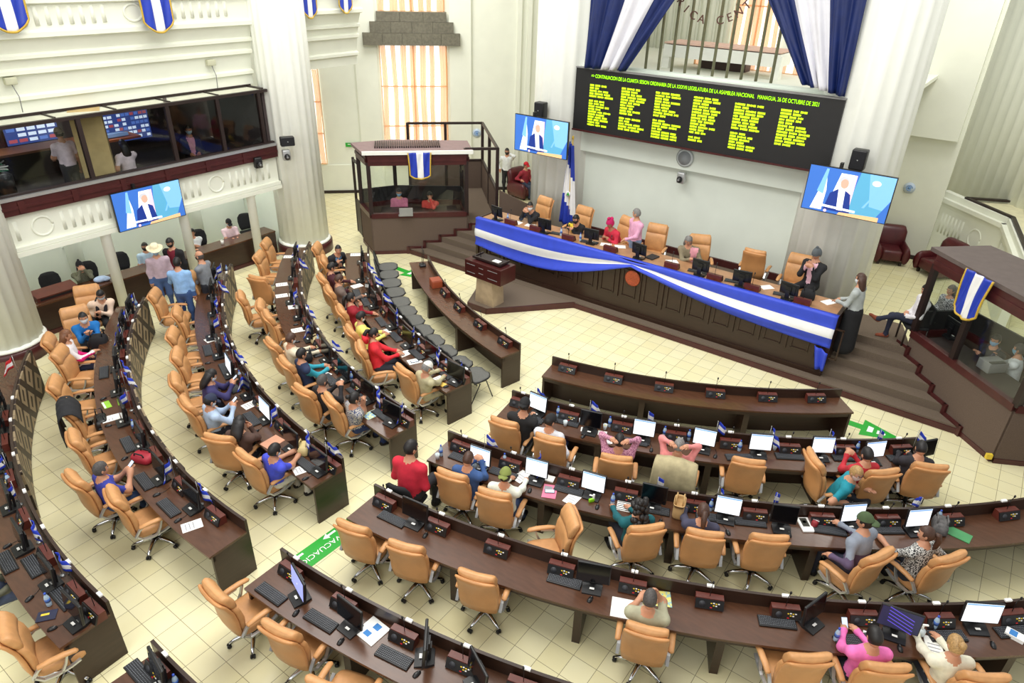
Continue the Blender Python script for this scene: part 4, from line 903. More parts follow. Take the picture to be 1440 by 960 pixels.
# white clips on the panel tops, one beside each microphone
mb = MB(); mb.box((0, 0, .012), (.04, .085, .024)); clip0 = tag(mb.build('panel_clip', PAPER), 'white clip', 'clip'); first = True
for key, L in MICS.items():
    if key in ('L0', 'R0'): continue
    R = ROWS[key]; n_ = len(MP.get(key, [])) + 1; its = []
    src = [UZ(px, py, .82)[:2] for px, py in L] if L else [p for p, a, k in MP[key]]
    for p in src:
        v = p - R['c']; q = R['c'] + v / np.hypot(*v) * R['r']; its.append((q,))
    for n, (q,) in enumerate(in_order(key, its)):
        o = clip0 if first else clip0.copy()
        if not first: COL.objects.link(o)
        first = False; o.location = (q[0], q[1], .95); o.rotation_euler = (0, 0, fwd(key, q)); tag(o, 'small white clip on the front panel edge, %s from the aisle, %s' % (ORD[n + 1], rowname(key)), 'clip', 'white panel clips')

# ------------------------------------------------------------------ keyboards, mice
def keyboard():
    t = thing('keyboard', 'black computer keyboard', 'keyboard'); mb = MB(); mb.rbox((0, 0, .011), (.165, .45, .022), .008); mb.build('case', BLK, t)
    mb = MB()
    for r in range(6):
        for k in range(20): mb.box((.058 - .023 * r, .205 - .0216 * k, .025), (.017, .0165, .007), m=0)
    for r in range(6):
        for k in range(20): mb.box((.060 - .023 * r, .207 - .0216 * k, .0288), (.005, .005, .0006), m=1)
    mb.build('keys', [KEYC, KEYL], t); return t
KB = Proto(keyboard())
KEYS = {
 'R1': [(747, 588, 0), (797, 592, 0), (892, 620, 0), (950, 622, 0), (1040, 642, 10), (1110, 641, 0), (1190, 643, 0), (1267, 643, 0)],
 'R2': [(650, 644, 0), (708, 665, 0), (800, 688, 0), (1055, 733, 0), (1167, 745, -8), (1247, 743, 0), (1000, 722, 0), (920, 716, 0)],
 'R3': [(552, 729, 0), (794, 816, 0), (1093, 874, 0), (1200, 899, 10), (1332, 893, 0), (1426, 887, 0)], 'R4': [(381, 834, 0), (451, 872, 0), (554, 923, 0)], 'R5': [(197, 947, 0)],
 'L1': [(502, 412, 0), (514, 424, 0), (536, 452, 0), (556, 473, 0), (586, 498, 0), (627, 524, 0)], 'L2': [(446, 493, 0), (464, 533, 0), (502, 551, 0), (537, 583, 0)],
 'L3': [(292, 492, 0), (316, 518, 0), (328, 543, 0), (354, 588, 0), (429, 652, 0)], 'L4': [(146, 523, 0), (180, 624, 0), (203, 676, 0), (237, 713, 0)], 'L5': [(46, 795, 0), (88, 840, 0), (8, 790, 0)],
}
for key, L in KEYS.items():
    its = []
    for px, py, off in L:
        p = onrow(key, UZ(px, py, .77), .24, .50); its.append((p, fwd(key, p) + math.radians(off)))
    for n, (p, a) in enumerate(in_order(key, its)): KB.place((p[0], p[1], .75), a, 'black keyboard, %s from the aisle on the %s' % (ORD[n + 1], rowname(key)), 'computer keyboards')
def mouse():
    t = thing('computer_mouse', 'black computer mouse', 'mouse'); mb = MB(); R = []
    mb.loft([[(x, w * math.cos(a), max(0, h * math.sin(a))) for a in [2 * PI * k / 14 for k in range(14)]] for x, w, h in ((-.055, .006, .006), (-.048, .024, .02), (-.015, .031, .036), (.02, .029, .032), (.048, .022, .018), (.056, .008, .006))]); mb.build('shell', BLK, t)
    mb = MB(); mb.ell((.03, 0, .028), (.012, .004, .006), 8, 6); mb.build('wheel', GREY, t)
    mb = MB(); mb.tube([(.05, 0, .01), (.12, .01, .006), (.2, .05, .006)], .003, 5); mb.build('cable', BLK, t); return t
MS = Proto(mouse())
MICE = {'R1': [(763, 591), (820, 613), (916, 632), (1006, 641), (1158, 652)], 'R2': [(682, 669), (745, 689), (840, 712), (929, 733), (1024, 748), (1110, 751)], 'R3': [(598, 752), (830, 842), (1266, 911), (1397, 906)], 'R4': [(416, 861), (479, 901), (586, 947)],
        'L2': [(419, 430), (416, 456), (418, 480), (466, 540)], 'L3': [(292, 510), (328, 563), (360, 606), (426, 674)], 'L4': [(145, 560), (152, 598), (175, 644), (220, 695), (250, 731)], 'L5': [(10, 767), (41, 841), (73, 883)], 'L1': [(598, 520), (627, 543)]}
for key, L in MICE.items():
    its = [(onrow(key, UZ(px, py, .765), .2, .54),) for px, py in L]
    for n, (p,) in enumerate(in_order(key, its)): MS.place((p[0], p[1], .75), fwd(key, p) + random.uniform(-.4, .4), 'black mouse, %s from the aisle on the %s' % (ORD[n + 1], rowname(key)), 'computer mice')

# ------------------------------------------------------------------ desk flags, bottles, cups
def deskflag(red=False):
    t = thing('desk_flag', 'small desk flag', 'flag'); mb = MB(); mb.lathe([(.035, 0), (.035, .012), (.008, .02)], 14); mb.tube([(0, 0, .01), (0, .0, .42)], .004, 6); mb.ell((0, 0, .425), (.008, .008, .01), 8, 6); mb.build('pole', SILV, t)
    nu, nv = 9, 9; G = [[(.03 * math.sin(v * 7 + u * 2), -.01 - (.03 + .20 * v) * (.6 + .4 * u), .42 - .21 * u - .12 * v) for v in np.linspace(0, 1, nv)] for u in np.linspace(0, 1, nu)]
    mb = MB(); mb.sheet(G, [(0 if i < 3 or i > 5 else 1) for i in range(nu - 1) for j in range(nv - 1)], .003); mb.build('cloth', [RED if red else BLUE, FWHT], t); return t
FL = Proto(deskflag())
FLAGS = {
 'L1': [(514, 376), (526, 394), (533, 420), (558, 440), (580, 467), (613, 495), (648, 514)], 'L2': [(418, 349), (419, 369), (414, 412), (431, 435), (440, 459), (468, 485), (524, 553), (561, 575)],
 'L3': [(312, 377), (306, 402), (301, 424), (302, 452), (312, 475), (324, 501), (348, 532), (384, 578), (420, 618), (453, 634)], 'L4': [(181, 420), (179, 443), (168, 468), (166, 514), (173, 531), (178, 557), (233, 656), (277, 687)],
 'L5': [(5, 647), (16, 688), (38, 742), (73, 788)], 'R1': [(759, 545), (832, 567), (912, 583), (1008, 599), (1081, 603), (1163, 607), (1237, 613), (1320, 617)], 'R2': [(684, 617), (763, 637), (925, 676), (1009, 690), (1089, 697), (1291, 706)],
}
for key, L in FLAGS.items():
    its = [(onrow(key, UZ(px, py, 1.05), .045, .10),) for px, py in L]
    for n, (p,) in enumerate(in_order(key, its)): FL.place((p[0], p[1], .75), fwd(key, p) + random.uniform(-1.6, 1.6), 'small blue-white desk flag, %s from the aisle on the %s' % (ORD[n + 1], rowname(key)), 'desk flags')
p = onrow('L5', UZ(21, 512, 1.0), .05, .2); o = deskflag(True); o.location = (p[0], p[1], .75); o['label'] = 'small red desk flag at the far end of the outermost gallery-side desk'
def bottle():
    t = thing('water_bottle', 'plastic water bottle', 'bottle'); mb = MB(); mb.lathe([(.026, 0), (.031, .008), (.031, .055), (.029, .065), (.031, .075), (.031, .13), (.022, .165), (.012, .185), (.012, .195)], 14); mb.build('body', BCLR, t)
    mb = MB(); mb.lathe([(.0318, .07), (.0318, .125)], 14); mb.build('wrapper', BWAT, t); mb = MB(); mb.lathe([(.014, .19), (.014, .212)], 10); mb.build('cap', mat('blue cap', (50, 84, 190), .4), t); return t
BT = Proto(bottle())
BOT = {'R1': [(785, 578), (859, 589), (935, 605), (969, 607), (1041, 626), (1205, 626)], 'R2': [(616, 631), (682, 655), (710, 644), (862, 701), (1000, 707), (1318, 721)], 'R3': [(1178, 891), (1317, 874)], 'R5': [(248, 955)], 'L5': [(66, 842), (11, 673)],
       'L2': [(455, 475), (494, 529), (543, 565)], 'L1': [(589, 482), (630, 510)], 'L3': [(337, 527), (322, 373)], 'L4': [(187, 597), (199, 414)]}
for key, L in BOT.items():
    its = [(onrow(key, UZ(px, py, .86), .08, .52),) for px, py in L]
    for n, (p,) in enumerate(in_order(key, its)): BT.place((p[0], p[1], .75), 0, 'blue-capped water bottle, %s from the aisle on the %s' % (ORD[n + 1], rowname(key)), 'water bottles')
def cup(px, py, key, lab, m, juice=None):
    p = onrow(key, UZ(px, py, .80), .1, .54); t = thing('plastic_cup', lab, 'cup', (p[0], p[1], .75), 0, 'plastic cups'); mb = MB(); mb.lathe([(.028, 0), (.038, .10), (.036, .10), (.027, .006)], 16); mb.build('cup', m, t)
    if juice: mb = MB(); mb.lathe([(.0265, .008), (.034, .07)], 16); mb.build('drink', juice, t)
CL = mat('clear cup', (206, 216, 220), .2, spec=.7); JG = mat('green drink', (150, 190, 60), .3); JY = mat('yellow drink', (226, 200, 90), .3)
cup(817, 592, 'R1', 'cup of green drink by a monitor on the booth-side innermost desk', CL, JG); cup(795, 595, 'R1', 'clear cup on the innermost booth-side desk beside the green drink', CL)
cup(851, 600, 'R1', 'cup of yellow drink beside the second monitor on the innermost desk', CL, JY); cup(614, 641, 'R2', 'clear cup at the aisle corner of the second booth-side desk', CL); cup(667, 656, 'R2', 'clear cup beside a bottle in front of the first lit monitor', CL)
cup(1089, 627, 'R1', 'tall clear cup with dark rim beside the lit monitor', CL); cup(630, 512, 'L1', 'white cup near the aisle end of the visitor chairs\' desk', PAPER)

# ------------------------------------------------------------------ papers and other desk things
def flat(name, lab, cat, px, py, key, d, m, rz=0, h=.004, z=.75, group=None, extra=None):
    p = UZ(px, py, z); p = onrow(key, p, .05 + d[0] / 2, .58 - d[0] / 2) if key else p[:2]; a = (fwd(key, p) if key else 0) + math.radians(rz)
    mb = MB(); mb.box((0, 0, h / 2), (d[0], d[1], h)); o = None
    if extra:
        for (x, y, dx, dy, mm) in extra: mb.box((x, y, h + .0006), (dx, dy, .001), m=mm)
    o = mb.build(name, m if isinstance(m, list) else [m]); o.location = (p[0], p[1], z); o.rotation_euler = (0, 0, a); return tag(o, lab, cat, group)
A4 = (.297, .21); AL = (.21, .297); INK = mat('printed grey', (150, 150, 156), .8); BPR = mat('printed blue', (60, 130, 200), .7); SAL = mat('salmon folder', (206, 150, 122), .7); LIME = mat('lime print', (150, 206, 60), .6); PINKP = mat('pink print', (220, 120, 150), .7)
for px, py, key, rz, w in ((733, 670, 'R2', -20, 'fanned before the second lit monitor'), (805, 701, 'R2', -18, 'beside the green inhaler'), (847, 609, 'R1', 5, 'beside the second monitor'), (855, 620, 'R1', 5, 'beside the man in salmon pink'), (823, 604, 'R1', 8, 'under the man in black cap'), (1225, 902, 'R3', -25, 'before the violet-streaked monitor'),
                           (1313, 908, 'R3', -20, 'held by the blonde woman'), (270, 739, 'L4', -20, 'alone at the aisle end'), (156, 588, 'L4', 0, 'beside the green leaflet'), (298, 477, 'L3', 20, 'on the far half'), (352, 569, 'L3', 10, 'under the lit monitor'), (421, 662, 'L3', -15, 'under the man in royal blue'),
                           (402, 361, 'L2', 0, 'at the far end'), (396, 400, 'L2', 5, 'behind the turned empty chair'), (394, 416, 'L2', 5, 'beside the turned empty chair'), (419, 464, 'L2', 0, 'before the woman in cream'), (500, 358, 'L1', 0, 'beside the woman in black jacket'), (502, 402, 'L1', 20, 'before the dark-haired person'),
                           (540, 467, 'L1', 10, 'before the person in yellow'), (569, 497, 'L1', 10, 'before the person in red hood'), (583, 508, 'L1', -10, 'carrying a phone'), (617, 533, 'L1', 0, 'before the person in khaki')):
    d = (A4[0] * .9, A4[1] * .9) if key not in ('R1',) else (.12, .15)
    flat('paper_sheet', 'white paper sheet on the %s, %s' % (rowname(key), w), 'paper', px, py, key, d, [PAPER, INK], rz, .004, group='loose papers', extra=[(.02 - .05 * k, 0, .012, d[1] * .7, 1) for k in range(3)])
o = flat('document_stack', 'stack of white documents with blue squares on the foreground desk', 'papers', 530, 880, 'R4', (.30, .30), [PAPER, BPR], -10, .012, extra=[(.07, -.01, .08, .09, 1), (-.06, .02, .07, .09, 1)])
flat('magazine', 'pink and grey magazine under a phone on the second booth-side desk', 'magazine', 773, 691, 'R2', A4, [PINKP, INK], 10, .008, extra=[(.06, .03, .09, .12, 1)])
flat('magazine', 'colourful illustrated magazine by the balding man', 'magazine', 924, 832, 'R3', (.24, .36), [mat('magazine print', (150, 190, 190), .6, var=.5, scale=25, rgb2=(230, 220, 120)), INK], 8, .01)
flat('open_papers', 'white papers spread under the balding man\'s hands', 'papers', 885, 857, 'R3', (.30, .45), [PAPER, INK], 2, .006)
flat('magazine', 'white magazine with pink flower by the second gallery-side monitors', 'magazine', 415, 431, 'L2', A4, [PAPER, PINKP], 0, .008, extra=[(.02, .02, .1, .12, 1)])
flat('brochure', 'open white brochure before the person in teal jacket', 'brochure', 455, 528, 'L2', (.25, .2), [PAPER, PINKP], 20, .01, extra=[(.04, .0, .04, .1, 1)])
flat('magazine', 'yellow and blue printed leaflet by the woman in patterned blouse', 'magazine', 522, 583, 'L2', (.26, .2), [mat('leaflet print', (210, 220, 170), .6, var=.4, scale=22, rgb2=(120, 170, 210)), INK], 0, .006)
flat('leaflet', 'lime green leaflet before the jacket-draped chair', 'leaflet', 150, 569, 'L4', (.12, .24), [LIME, PAPER], 8, .006, extra=[(-.04, 0, .03, .22, 1)])
flat('card', 'small white and blue card below the lime leaflet', 'card', 156, 586, 'L4', (.10, .10), [PAPER, BPR], 0, .006)
flat('folder', 'salmon paper folder on the third gallery-side desk', 'folder', 378, 624, 'L3', (.32, .24), SAL, 10, .006)
flat('envelope', 'yellow envelope near the aisle end of the innermost desk', 'envelope', 619, 539, 'L1', (.12, .24), mat('manila', (226, 190, 90), .7), 10, .006)
flat('booklet', 'white booklet beside the dark monitor at the booth end', 'booklet', 1273, 655, 'R1', (.16, .13), [PAPER, BPR], 20, .012)
flat('book', 'white book with black and yellow cover by a red cup-shaped thing', 'book', 1131, 735, 'R2', (.28, .17), [PAPER, mat('cover black', (60, 60, 52), .5), YEL], 5, .02, extra=[(.04, 0, .17, .1, 1), (.05, 0, .05, .05, 2)])
flat('folder', 'green folder with papers at the booth end of the second desk', 'folder', 1347, 751, 'R2', (.33, .2), [mat('folder green', (76, 150, 96), .6), PAPER], 40, .012)
flat('notebook', 'dark blue notebook with yellow lettering marks beside the bottle', 'notebook', 66, 866, 'L5', (.15, .21), [mat('notebook navy', (36, 40, 66), .5), YEL], 55, .012, extra=[(.02, .02, .03, .09, 1)])
flat('folder', 'cream folder at the far end of the fourth gallery-side desk', 'folder', 169, 494, 'L4', (.24, .2), mat('cream folder', (226, 206, 150), .7), 0, .008)
flat('tissue_pack', 'white and blue packet at the edge beside the big lit monitor', 'packet', 1426, 895, 'R3', (.20, .12), [PAPER, BPR], 40, .05, extra=[(.02, 0, .08, .1, 1)])
flat('striped_folder', 'black and white striped folder by the woman in teal', 'folder', 877, 712, 'R2', (.2, .2), [PAPER, BLK], 0, .006, extra=[(-.08 + .04 * k, 0, .015, .19, 1) for k in range(5)])
flat('saucer', 'white saucer between the second and third lit monitors', 'saucer', 774, 673, 'R2', (.13, .13), PAPER, 0, .02)
def phone(lab, p, rz=0.0, ry=0.0):
    t = thing('mobile_phone', lab, 'phone', p, rz, 'mobile phones'); mb = MB(); mb.rbox((0, 0, .005), (.15, .075, .009), .004, T=TR((0, 0, 0), 0, ry)); mb.build('case', BLK, t); mb = MB(); mb.box((0, 0, .0102), (.135, .066, .001), T=TR((0, 0, 0), 0, ry)); mb.build('screen', mat('phone glow', (190, 206, 226), emit=.6), t)
q = UZ(773, 691, .76); q = onrow('R2', q, .2, .43); phone('phone lying on the pink and grey magazine', (q[0], q[1], .762), .6); q = onrow('L1', UZ(583, 508, .76), .2, .44); phone('phone lying on a white sheet near the person in red hood', (q[0], q[1], .757), 1.0)
# inhaler-like dispenser, bags, box, lamp-like things
q = onrow('R2', UZ(832, 703, .78), .1, .5); t = thing('pump_dispenser', 'small lime green pump on the second booth-side desk', 'dispenser', (q[0], q[1], .75), 1); mb = MB(); mb.rbox((0, 0, .03), (.09, .04, .06), .01); mb.build('body', mat('lime plastic', (140, 210, 30), .4), t); mb = MB(); mb.rbox((.03, 0, .09), (.03, .03, .09), .01); mb.build('nozzle', PAPER, t)
q = onrow('R3', UZ(1295, 888, .80), .1, .4); t = thing('spray_bottle', 'small clear sanitizer bottle with white pump beside the keyboard', 'bottle', (q[0], q[1], .75), .5); mb = MB(); mb.lathe([(.04, 0), (.05, .02), (.05, .08), (.02, .1)], 16); mb.build('body', CL, t); mb = MB(); mb.tube([(0, 0, .1), (0, 0, .16)], .012, 8); mb.rbox((.02, 0, .17), (.07, .025, .02), .008); mb.build('pump', PAPER, t)
def bag(name, lab, p, rz, d, m, strap=None, open_top=False, pocket=None):
    t = thing(name, lab, 'bag', p, rz); mb = MB(); R = []
    for z, s in ((0, .88), (.15, 1.0), (.6, .98), (.9, .85), (1.0, .62 if not open_top else 1.06)):
        R.append([(d[0] / 2 * s * math.copysign(abs(math.cos(a)) ** .5, math.cos(a)), d[1] / 2 * s * math.copysign(abs(math.sin(a)) ** .5, math.sin(a)), z * d[2]) for a in [2 * PI * k / 20 for k in range(20)]])
    if open_top: R += [[(x * .9, y * .9, z) for x, y, z in R[-1]], [(x * .8, y * .8, z - d[2] * .4) for x, y, z in R[-1]]]
    mb.loft(R); mb.build('body', m, t); mb = MB()
    for s in (-1, 1): mb.tube([(s * d[0] * .3, -d[1] * .25, d[2] * .9), (s * d[0] * .32, -d[1] * .2, d[2] * 1.35), (s * d[0] * .32, d[1] * .2, d[2] * 1.35), (s * d[0] * .3, d[1] * .25, d[2] * .9)], .012, 6)
    mb.build('strap', strap or m, t)
    if pocket: mb = MB(); mb.rbox((-d[0] / 2 - .01, 0, d[2] * .35), (.05, d[1] * .6, d[2] * .45), .02); mb.build('pocket', pocket, t)
    return t
q = onrow('R2', UZ(955, 712, .9), .22, .44); bag('paper_bag', 'kraft paper bag with handles on the second booth-side desk', (q[0], q[1], .75), .3, (.16, .26, .26), mat('kraft paper', (200, 164, 112), .8), None, True)
q = onrow('L4', UZ(201, 643, .80), .2, .4); bag('sling_bag', 'red sling bag lying on the fourth gallery-side desk', (q[0], q[1], .75), 1.9, (.22, .36, .12), mat('bag red', (166, 34, 52), .6, var=.1), BLKF)
def on_chair(key, i, dx=.05, z=.53): o, a = CH[(key, i)]; return (o[0] + dx * math.cos(a), o[1] + dx * math.sin(a), z), a
p, a = on_chair('L4', 5); bag('handbag', 'black leather handbag on the jacket-draped chair', p, a + PI / 2, (.36, .22, .26), mat('black leather', (24, 24, 26), .35), None, False, BLK)
q = UZ(140, 487, .62); bag('backpack', 'black backpack with pink print on the lap of the woman in blue', (q[0] + .05, q[1], .62), .8, (.34, .26, .28), BLKF, BLK, False, BLKF)
q = onrow('L2', UZ(446, 478, .8), .1, .4); bag('cloth_pouch', 'cream cloth pouch before a second gallery-side monitor', (q[0], q[1], .75), 0, (.16, .2, .12), mat('cream cloth', (214, 196, 150), .8))
q = onrow('L3', UZ(428, 632, .8), .1, .4); bag('handbag', 'beige handbag on the third gallery-side desk beside the man in royal blue', (q[0], q[1], .75), .6, (.18, .26, .16), mat('beige leather', (206, 186, 130), .6))
q = onrow('L2', UZ(432, 502, .8), .3, .5); bag('handbag', 'black handbag at the elbow of the person in cream', (q[0], q[1], .75), .9, (.2, .3, .16), BLKF)
q = onrow('R2', UZ(1322, 738, .82), .12, .44); bag('bundled_jacket', 'crumpled grey jacket on the desk beside the woman in patterned top', (q[0], q[1], .75), .2, (.2, .34, .16), mat('grey cloth', (104, 102, 102), .8, var=.3, scale=14))
q = onrow('R2', UZ(1146, 735, .8), .12, .44); t = thing('red_pouch', 'small dark red pouch beside the white book', 'pouch', (q[0], q[1], .75)); mb = MB(); mb.rbox((0, 0, .05), (.09, .12, .1), .03); mb.build('body', mat('dark red', (140, 30, 40), .6), t); mb = MB(); mb.box((0, 0, .1), (.1, .01, .012)); mb.build('zip', SILV, t)
q = onrow('R2', UZ(1140, 742, .75), .3, .5)
# wooden box on the bare desk
q = onrow('L0', UZ(613, 398, .83), .16, .26); t = thing('ballot_box', 'bright brown wooden box on the bare desk by the lectern', 'box', (q[0], q[1], .75), fwd('L0', q)); mb = MB(); mb.rbox((0, 0, .09), (.26, .28, .18), .015); mb.build('body', mat('orange brown wood', (156, 74, 44), .4, var=.08), t); mb = MB(); mb.box((0, 0, .185), (.24, .26, .012)); mb.build('lid', mat('orange brown lid', (150, 66, 36), .4), t)
q = onrow('L0', UZ(600, 371, .8), .2, .3); t = thing('conference_microphone', 'pair of tall thin microphones on a base at the bare desk\'s far end', 'microphone', (q[0], q[1], .75), fwd('L0', q)); mb = MB(); mb.rbox((0, 0, .03), (.16, .2, .06), .02); mb.build('base', BLK, t)
for s in (-1, 1): mb = MB(); mb.tube([(0, s * .08, .05), (.03, s * .1, .4), (.02, s * .13, .5)], .008, 6); mb.build('stem', BLK, t)
# ------------------------------------------------------------------ green floor stickers
def sticker(lab, px, py, ang, kind):
    q = UZ(px, py, .004); t = thing('floor_sticker', lab, 'sticker', (q[0], q[1], .002), ang, 'green evacuation stickers'); mb = MB()
    if kind == 'band':
        mb.box((0, 0, .001), (1.9, .36, .002)); mb.build('sheet', GREEN, t); mb = MB(); V, Fc = TXT['evac']; mb.add([(v[0] * .55 + .3, v[1] * .5 + .03, .006 + v[2] * .3) for v in V], Fc)
        for x in (-.75, .0, .6): mb.add([(x - .12, -.14, .0035), (x + .02, -.14, .0035), (x + .02, -.18, .0035), (x + .12, -.115, .0035), (x + .02, -.06, .0035), (x + .02, -.10, .0035), (x - .12, -.10, .0035)], [(0, 1, 2, 3, 4, 5, 6)])
        mb.build('lettering', PAPER, t)
    else:
        mb.add([(-.7, -.09, .002), (.0, -.09, .002), (.0, -.30, .002), (.8, 0, .002), (.0, .30, .002), (.0, .09, .002), (-.7, .09, .002)], [(0, 1, 2, 3, 4, 5, 6)]); mb.build('sheet', GREEN, t)
        mb = MB(); mb.add([(.1, -.10, .0035), (.2, -.08, .0035), (.2, .10, .0035), (.1, .12, .0035)], [(0, 1, 2, 3)]); mb.add([(.27, -.07, .0035), (.42, -.03, .0035), (.42, .03, .0035), (.27, .07, .0035)], [(0, 1, 2, 3)]); mb.build('figure_mark', PAPER, t)
a = UZ(433, 781, 0); b_ = UZ(497, 735, 0); sticker('green evacuation sticker on the aisle floor beside the desk ends', 470, 757, math.atan2((a - b_)[1], (a - b_)[0]), 'band')
a = UZ(1240, 610, 0); b_ = UZ(1196, 595, 0); sticker('green arrow sticker on the floor at the end of the bare desk below the steps', 1212, 600, math.atan2((a - b_)[1], (a - b_)[0]), 'arrow')
a = UZ(581, 387, 0); b_ = UZ(562, 380, 0); sticker('green arrow sticker on the floor at the lectern-side steps', 572, 382, math.atan2((a - b_)[1], (a - b_)[0]), 'arrow')
def wallsign(lab, p, ang, W, H):
    t = thing('exit_sign', lab, 'sign', p, ang, 'green wall signs'); mb = MB(); mb.box((0, 0, 0), (W, .02, H)); mb.build('board', GREEN, t); mb = MB(); mb.box((0, -.011, H * .12), (W * .7, .004, H * .14)); mb.add([(-.06, -.012, -H * .1), (.06, -.012, -H * .1), (0, -.012, -H * .4)], [(0, 1, 2)]); mb.build('pictogram', PAPER, t)
q = UP(496, 203, LW(0), (1, -1, 0)); wallsign('green exit sign on the wall beside the booth by the steps', (q[0] + .03, q[1] - .03, q[2]), PI / 4, .5, .14)
q = UP(1340, 350, (6.2, 23.2, 0), (1, 1, 0)); wallsign('green exit sign on the parapet behind the maroon armchairs', (q[0] - .12, q[1] - .12, q[2]), -PI / 4, .6, .16)
# small blue seals on the walls
for px, py, P, n, ang, w in ((671, 187, LW(0), (1, -1, 0), PI / 4, 'beside the tall window'), (1279, 264, (0, 23.18, 0), (0, 1, 0), 0, 'in the corridor past the column')):
    q = UP(px, py, P, n); mb = MB(); mb.lathe([(.16, 0), (.16, .01)], 24, T=TR((0, 0, 0), 0, 0, PI / 2)); mb.tube([(.08 * math.cos(k), -.012, .08 * math.sin(k)) for k in np.linspace(0, 5.5, 14)], .014, 5, 1); mb.lathe([(.05, 0), (.05, .014)], 12, T=TR((0, 0, 0), 0, 0, PI / 2), m=1)
    o = mb.build('wall_seal', [mat('pale blue print', (206, 220, 236), .7), mat('blue print', (120, 160, 214), .7)]); o.location = (q[0] - n[1] * 0, q[1] - .02, q[2]); o.rotation_euler = (0, 0, ang); tag(o, 'faint round blue seal on the wall ' + w, 'seal', 'blue wall seals')
# ------------------------------------------------------------------ people
def surface_nets(prims, h=.024, k=42.0):
    """prims: (a, b, ra, rb, flatten dir or None, flatten). Smooth union -> vertices, quads"""
    P = np.array([p for q in prims for p in (q[0], q[1])]); R = max(max(q[2], q[3]) for q in prims) + .05
    lo = P.min(0) - R; hi = P.max(0) + R; n = np.ceil((hi - lo) / h).astype(int) + 1
    X = np.stack(np.meshgrid(*[lo[i] + h * np.arange(n[i]) for i in range(3)], indexing='ij'), -1); acc = np.zeros(X.shape[:3])
    for q in prims: acc += np.exp(-k * np.clip(pdist(X, q), -.5, .6))
    D = -np.log(acc + 1e-30) / k; ins = D < 0
    c = [ins[i:n[0] - 1 + i, j:n[1] - 1 + j, l:n[2] - 1 + l] for i in (0, 1) for j in (0, 1) for l in (0, 1)]
    s = sum(x.astype(int) for x in c); mixed = (s > 0) & (s < 8); idx = -np.ones(mixed.shape, int); cells = np.argwhere(mixed); idx[mixed] = np.arange(len(cells))
    vs = np.zeros((len(cells), 3)); cnt = np.zeros(len(cells)); off = [(i, j, l) for i in (0, 1) for j in (0, 1) for l in (0, 1)]
    for a in range(8):
        for b in range(a + 1, 8):
            oa, ob = np.array(off[a]), np.array(off[b])
            if np.abs(oa - ob).sum() != 1: continue
            da = D[tuple((cells + oa).T)]; db = D[tuple((cells + ob).T)]; m = (da < 0) != (db < 0); t = np.where(m, da / np.where(da == db, 1, da - db), 0)
            vs += np.where(m[:, None], oa + (ob - oa) * t[:, None], 0); cnt += m
    V = lo + h * (cells + vs / cnt[:, None]); F = []
    for ax in range(3):
        u, v = [(1, 2), (2, 0), (0, 1)][ax]; sl0 = [slice(None)] * 3; sl1 = [slice(None)] * 3; sl0[ax] = slice(0, -1); sl1[ax] = slice(1, None)
        A, B = ins[tuple(sl0)], ins[tuple(sl1)]; e = np.argwhere(A != B); e = e[(e[:, u] > 0) & (e[:, v] > 0) & (e[:, u] < n[u] - 1) & (e[:, v] < n[v] - 1)]
        fl = A[tuple(e.T)]; q = []
        for du, dv in ((-1, -1), (0, -1), (0, 0), (-1, 0)):
            g = e.copy(); g[:, u] += du; g[:, v] += dv; q.append(idx[tuple(g.T)])
        q = np.stack(q, 1); q[~fl] = q[~fl][:, ::-1]; F.append(q)
    return V, np.concatenate(F)
def pdist(X, q):
    a, b, ra, rb, fd, fl = q; a = np.array(a, float); b = np.array(b, float); d = X - a
    if fd is not None: d = d + np.array(fd) * ((d @ np.array(fd)) * (fl - 1))[..., None]
    ab = b - a
    if fd is not None: ab = ab + np.array(fd) * (ab @ np.array(fd)) * (fl - 1)
    t = np.clip(d @ ab / max(1e-9, ab @ ab), 0, 1); return np.linalg.norm(d - t[..., None] * ab, axis=-1) - (ra + (rb - ra) * t)
SKINS = [mat('skin a', (196, 142, 112), .55, var=.03), mat('skin b', (168, 112, 84), .55, var=.03), mat('skin c', (214, 168, 142), .55, var=.03)]
EYE = mat('eye dark', (36, 26, 22), .3); LIP = mat('lip', (160, 84, 76), .5); EYEW = mat('eye white', (230, 228, 222), .4)
HAIRC = {'black': mat('black hair', (26, 22, 22), .5, var=.2, scale=60), 'brown': mat('brown hair', (74, 48, 36), .5, var=.2, scale=60), 'grey': mat('grey hair', (128, 126, 124), .6, var=.2, scale=60), 'blonde': mat('blonde hair', (176, 140, 90), .5, var=.2, scale=60), 'dkgrey': mat('dark grey hair', (76, 72, 70), .6, var=.2, scale=60), 'auburn': mat('auburn hair', (120, 76, 48), .5, var=.2, scale=60)}
_c = {}
def cloth(rgb, pattern=None):
    k = (tuple(rgb), tuple(pattern) if pattern else None)
    if k not in _c: _c[k] = mat('cloth %d' % len(_c), rgb, .85, var=.08, scale=12) if not pattern else mat('patterned cloth %d' % len(_c), rgb, .85, var=.5, scale=55, rgb2=pattern)
    return _c[k]
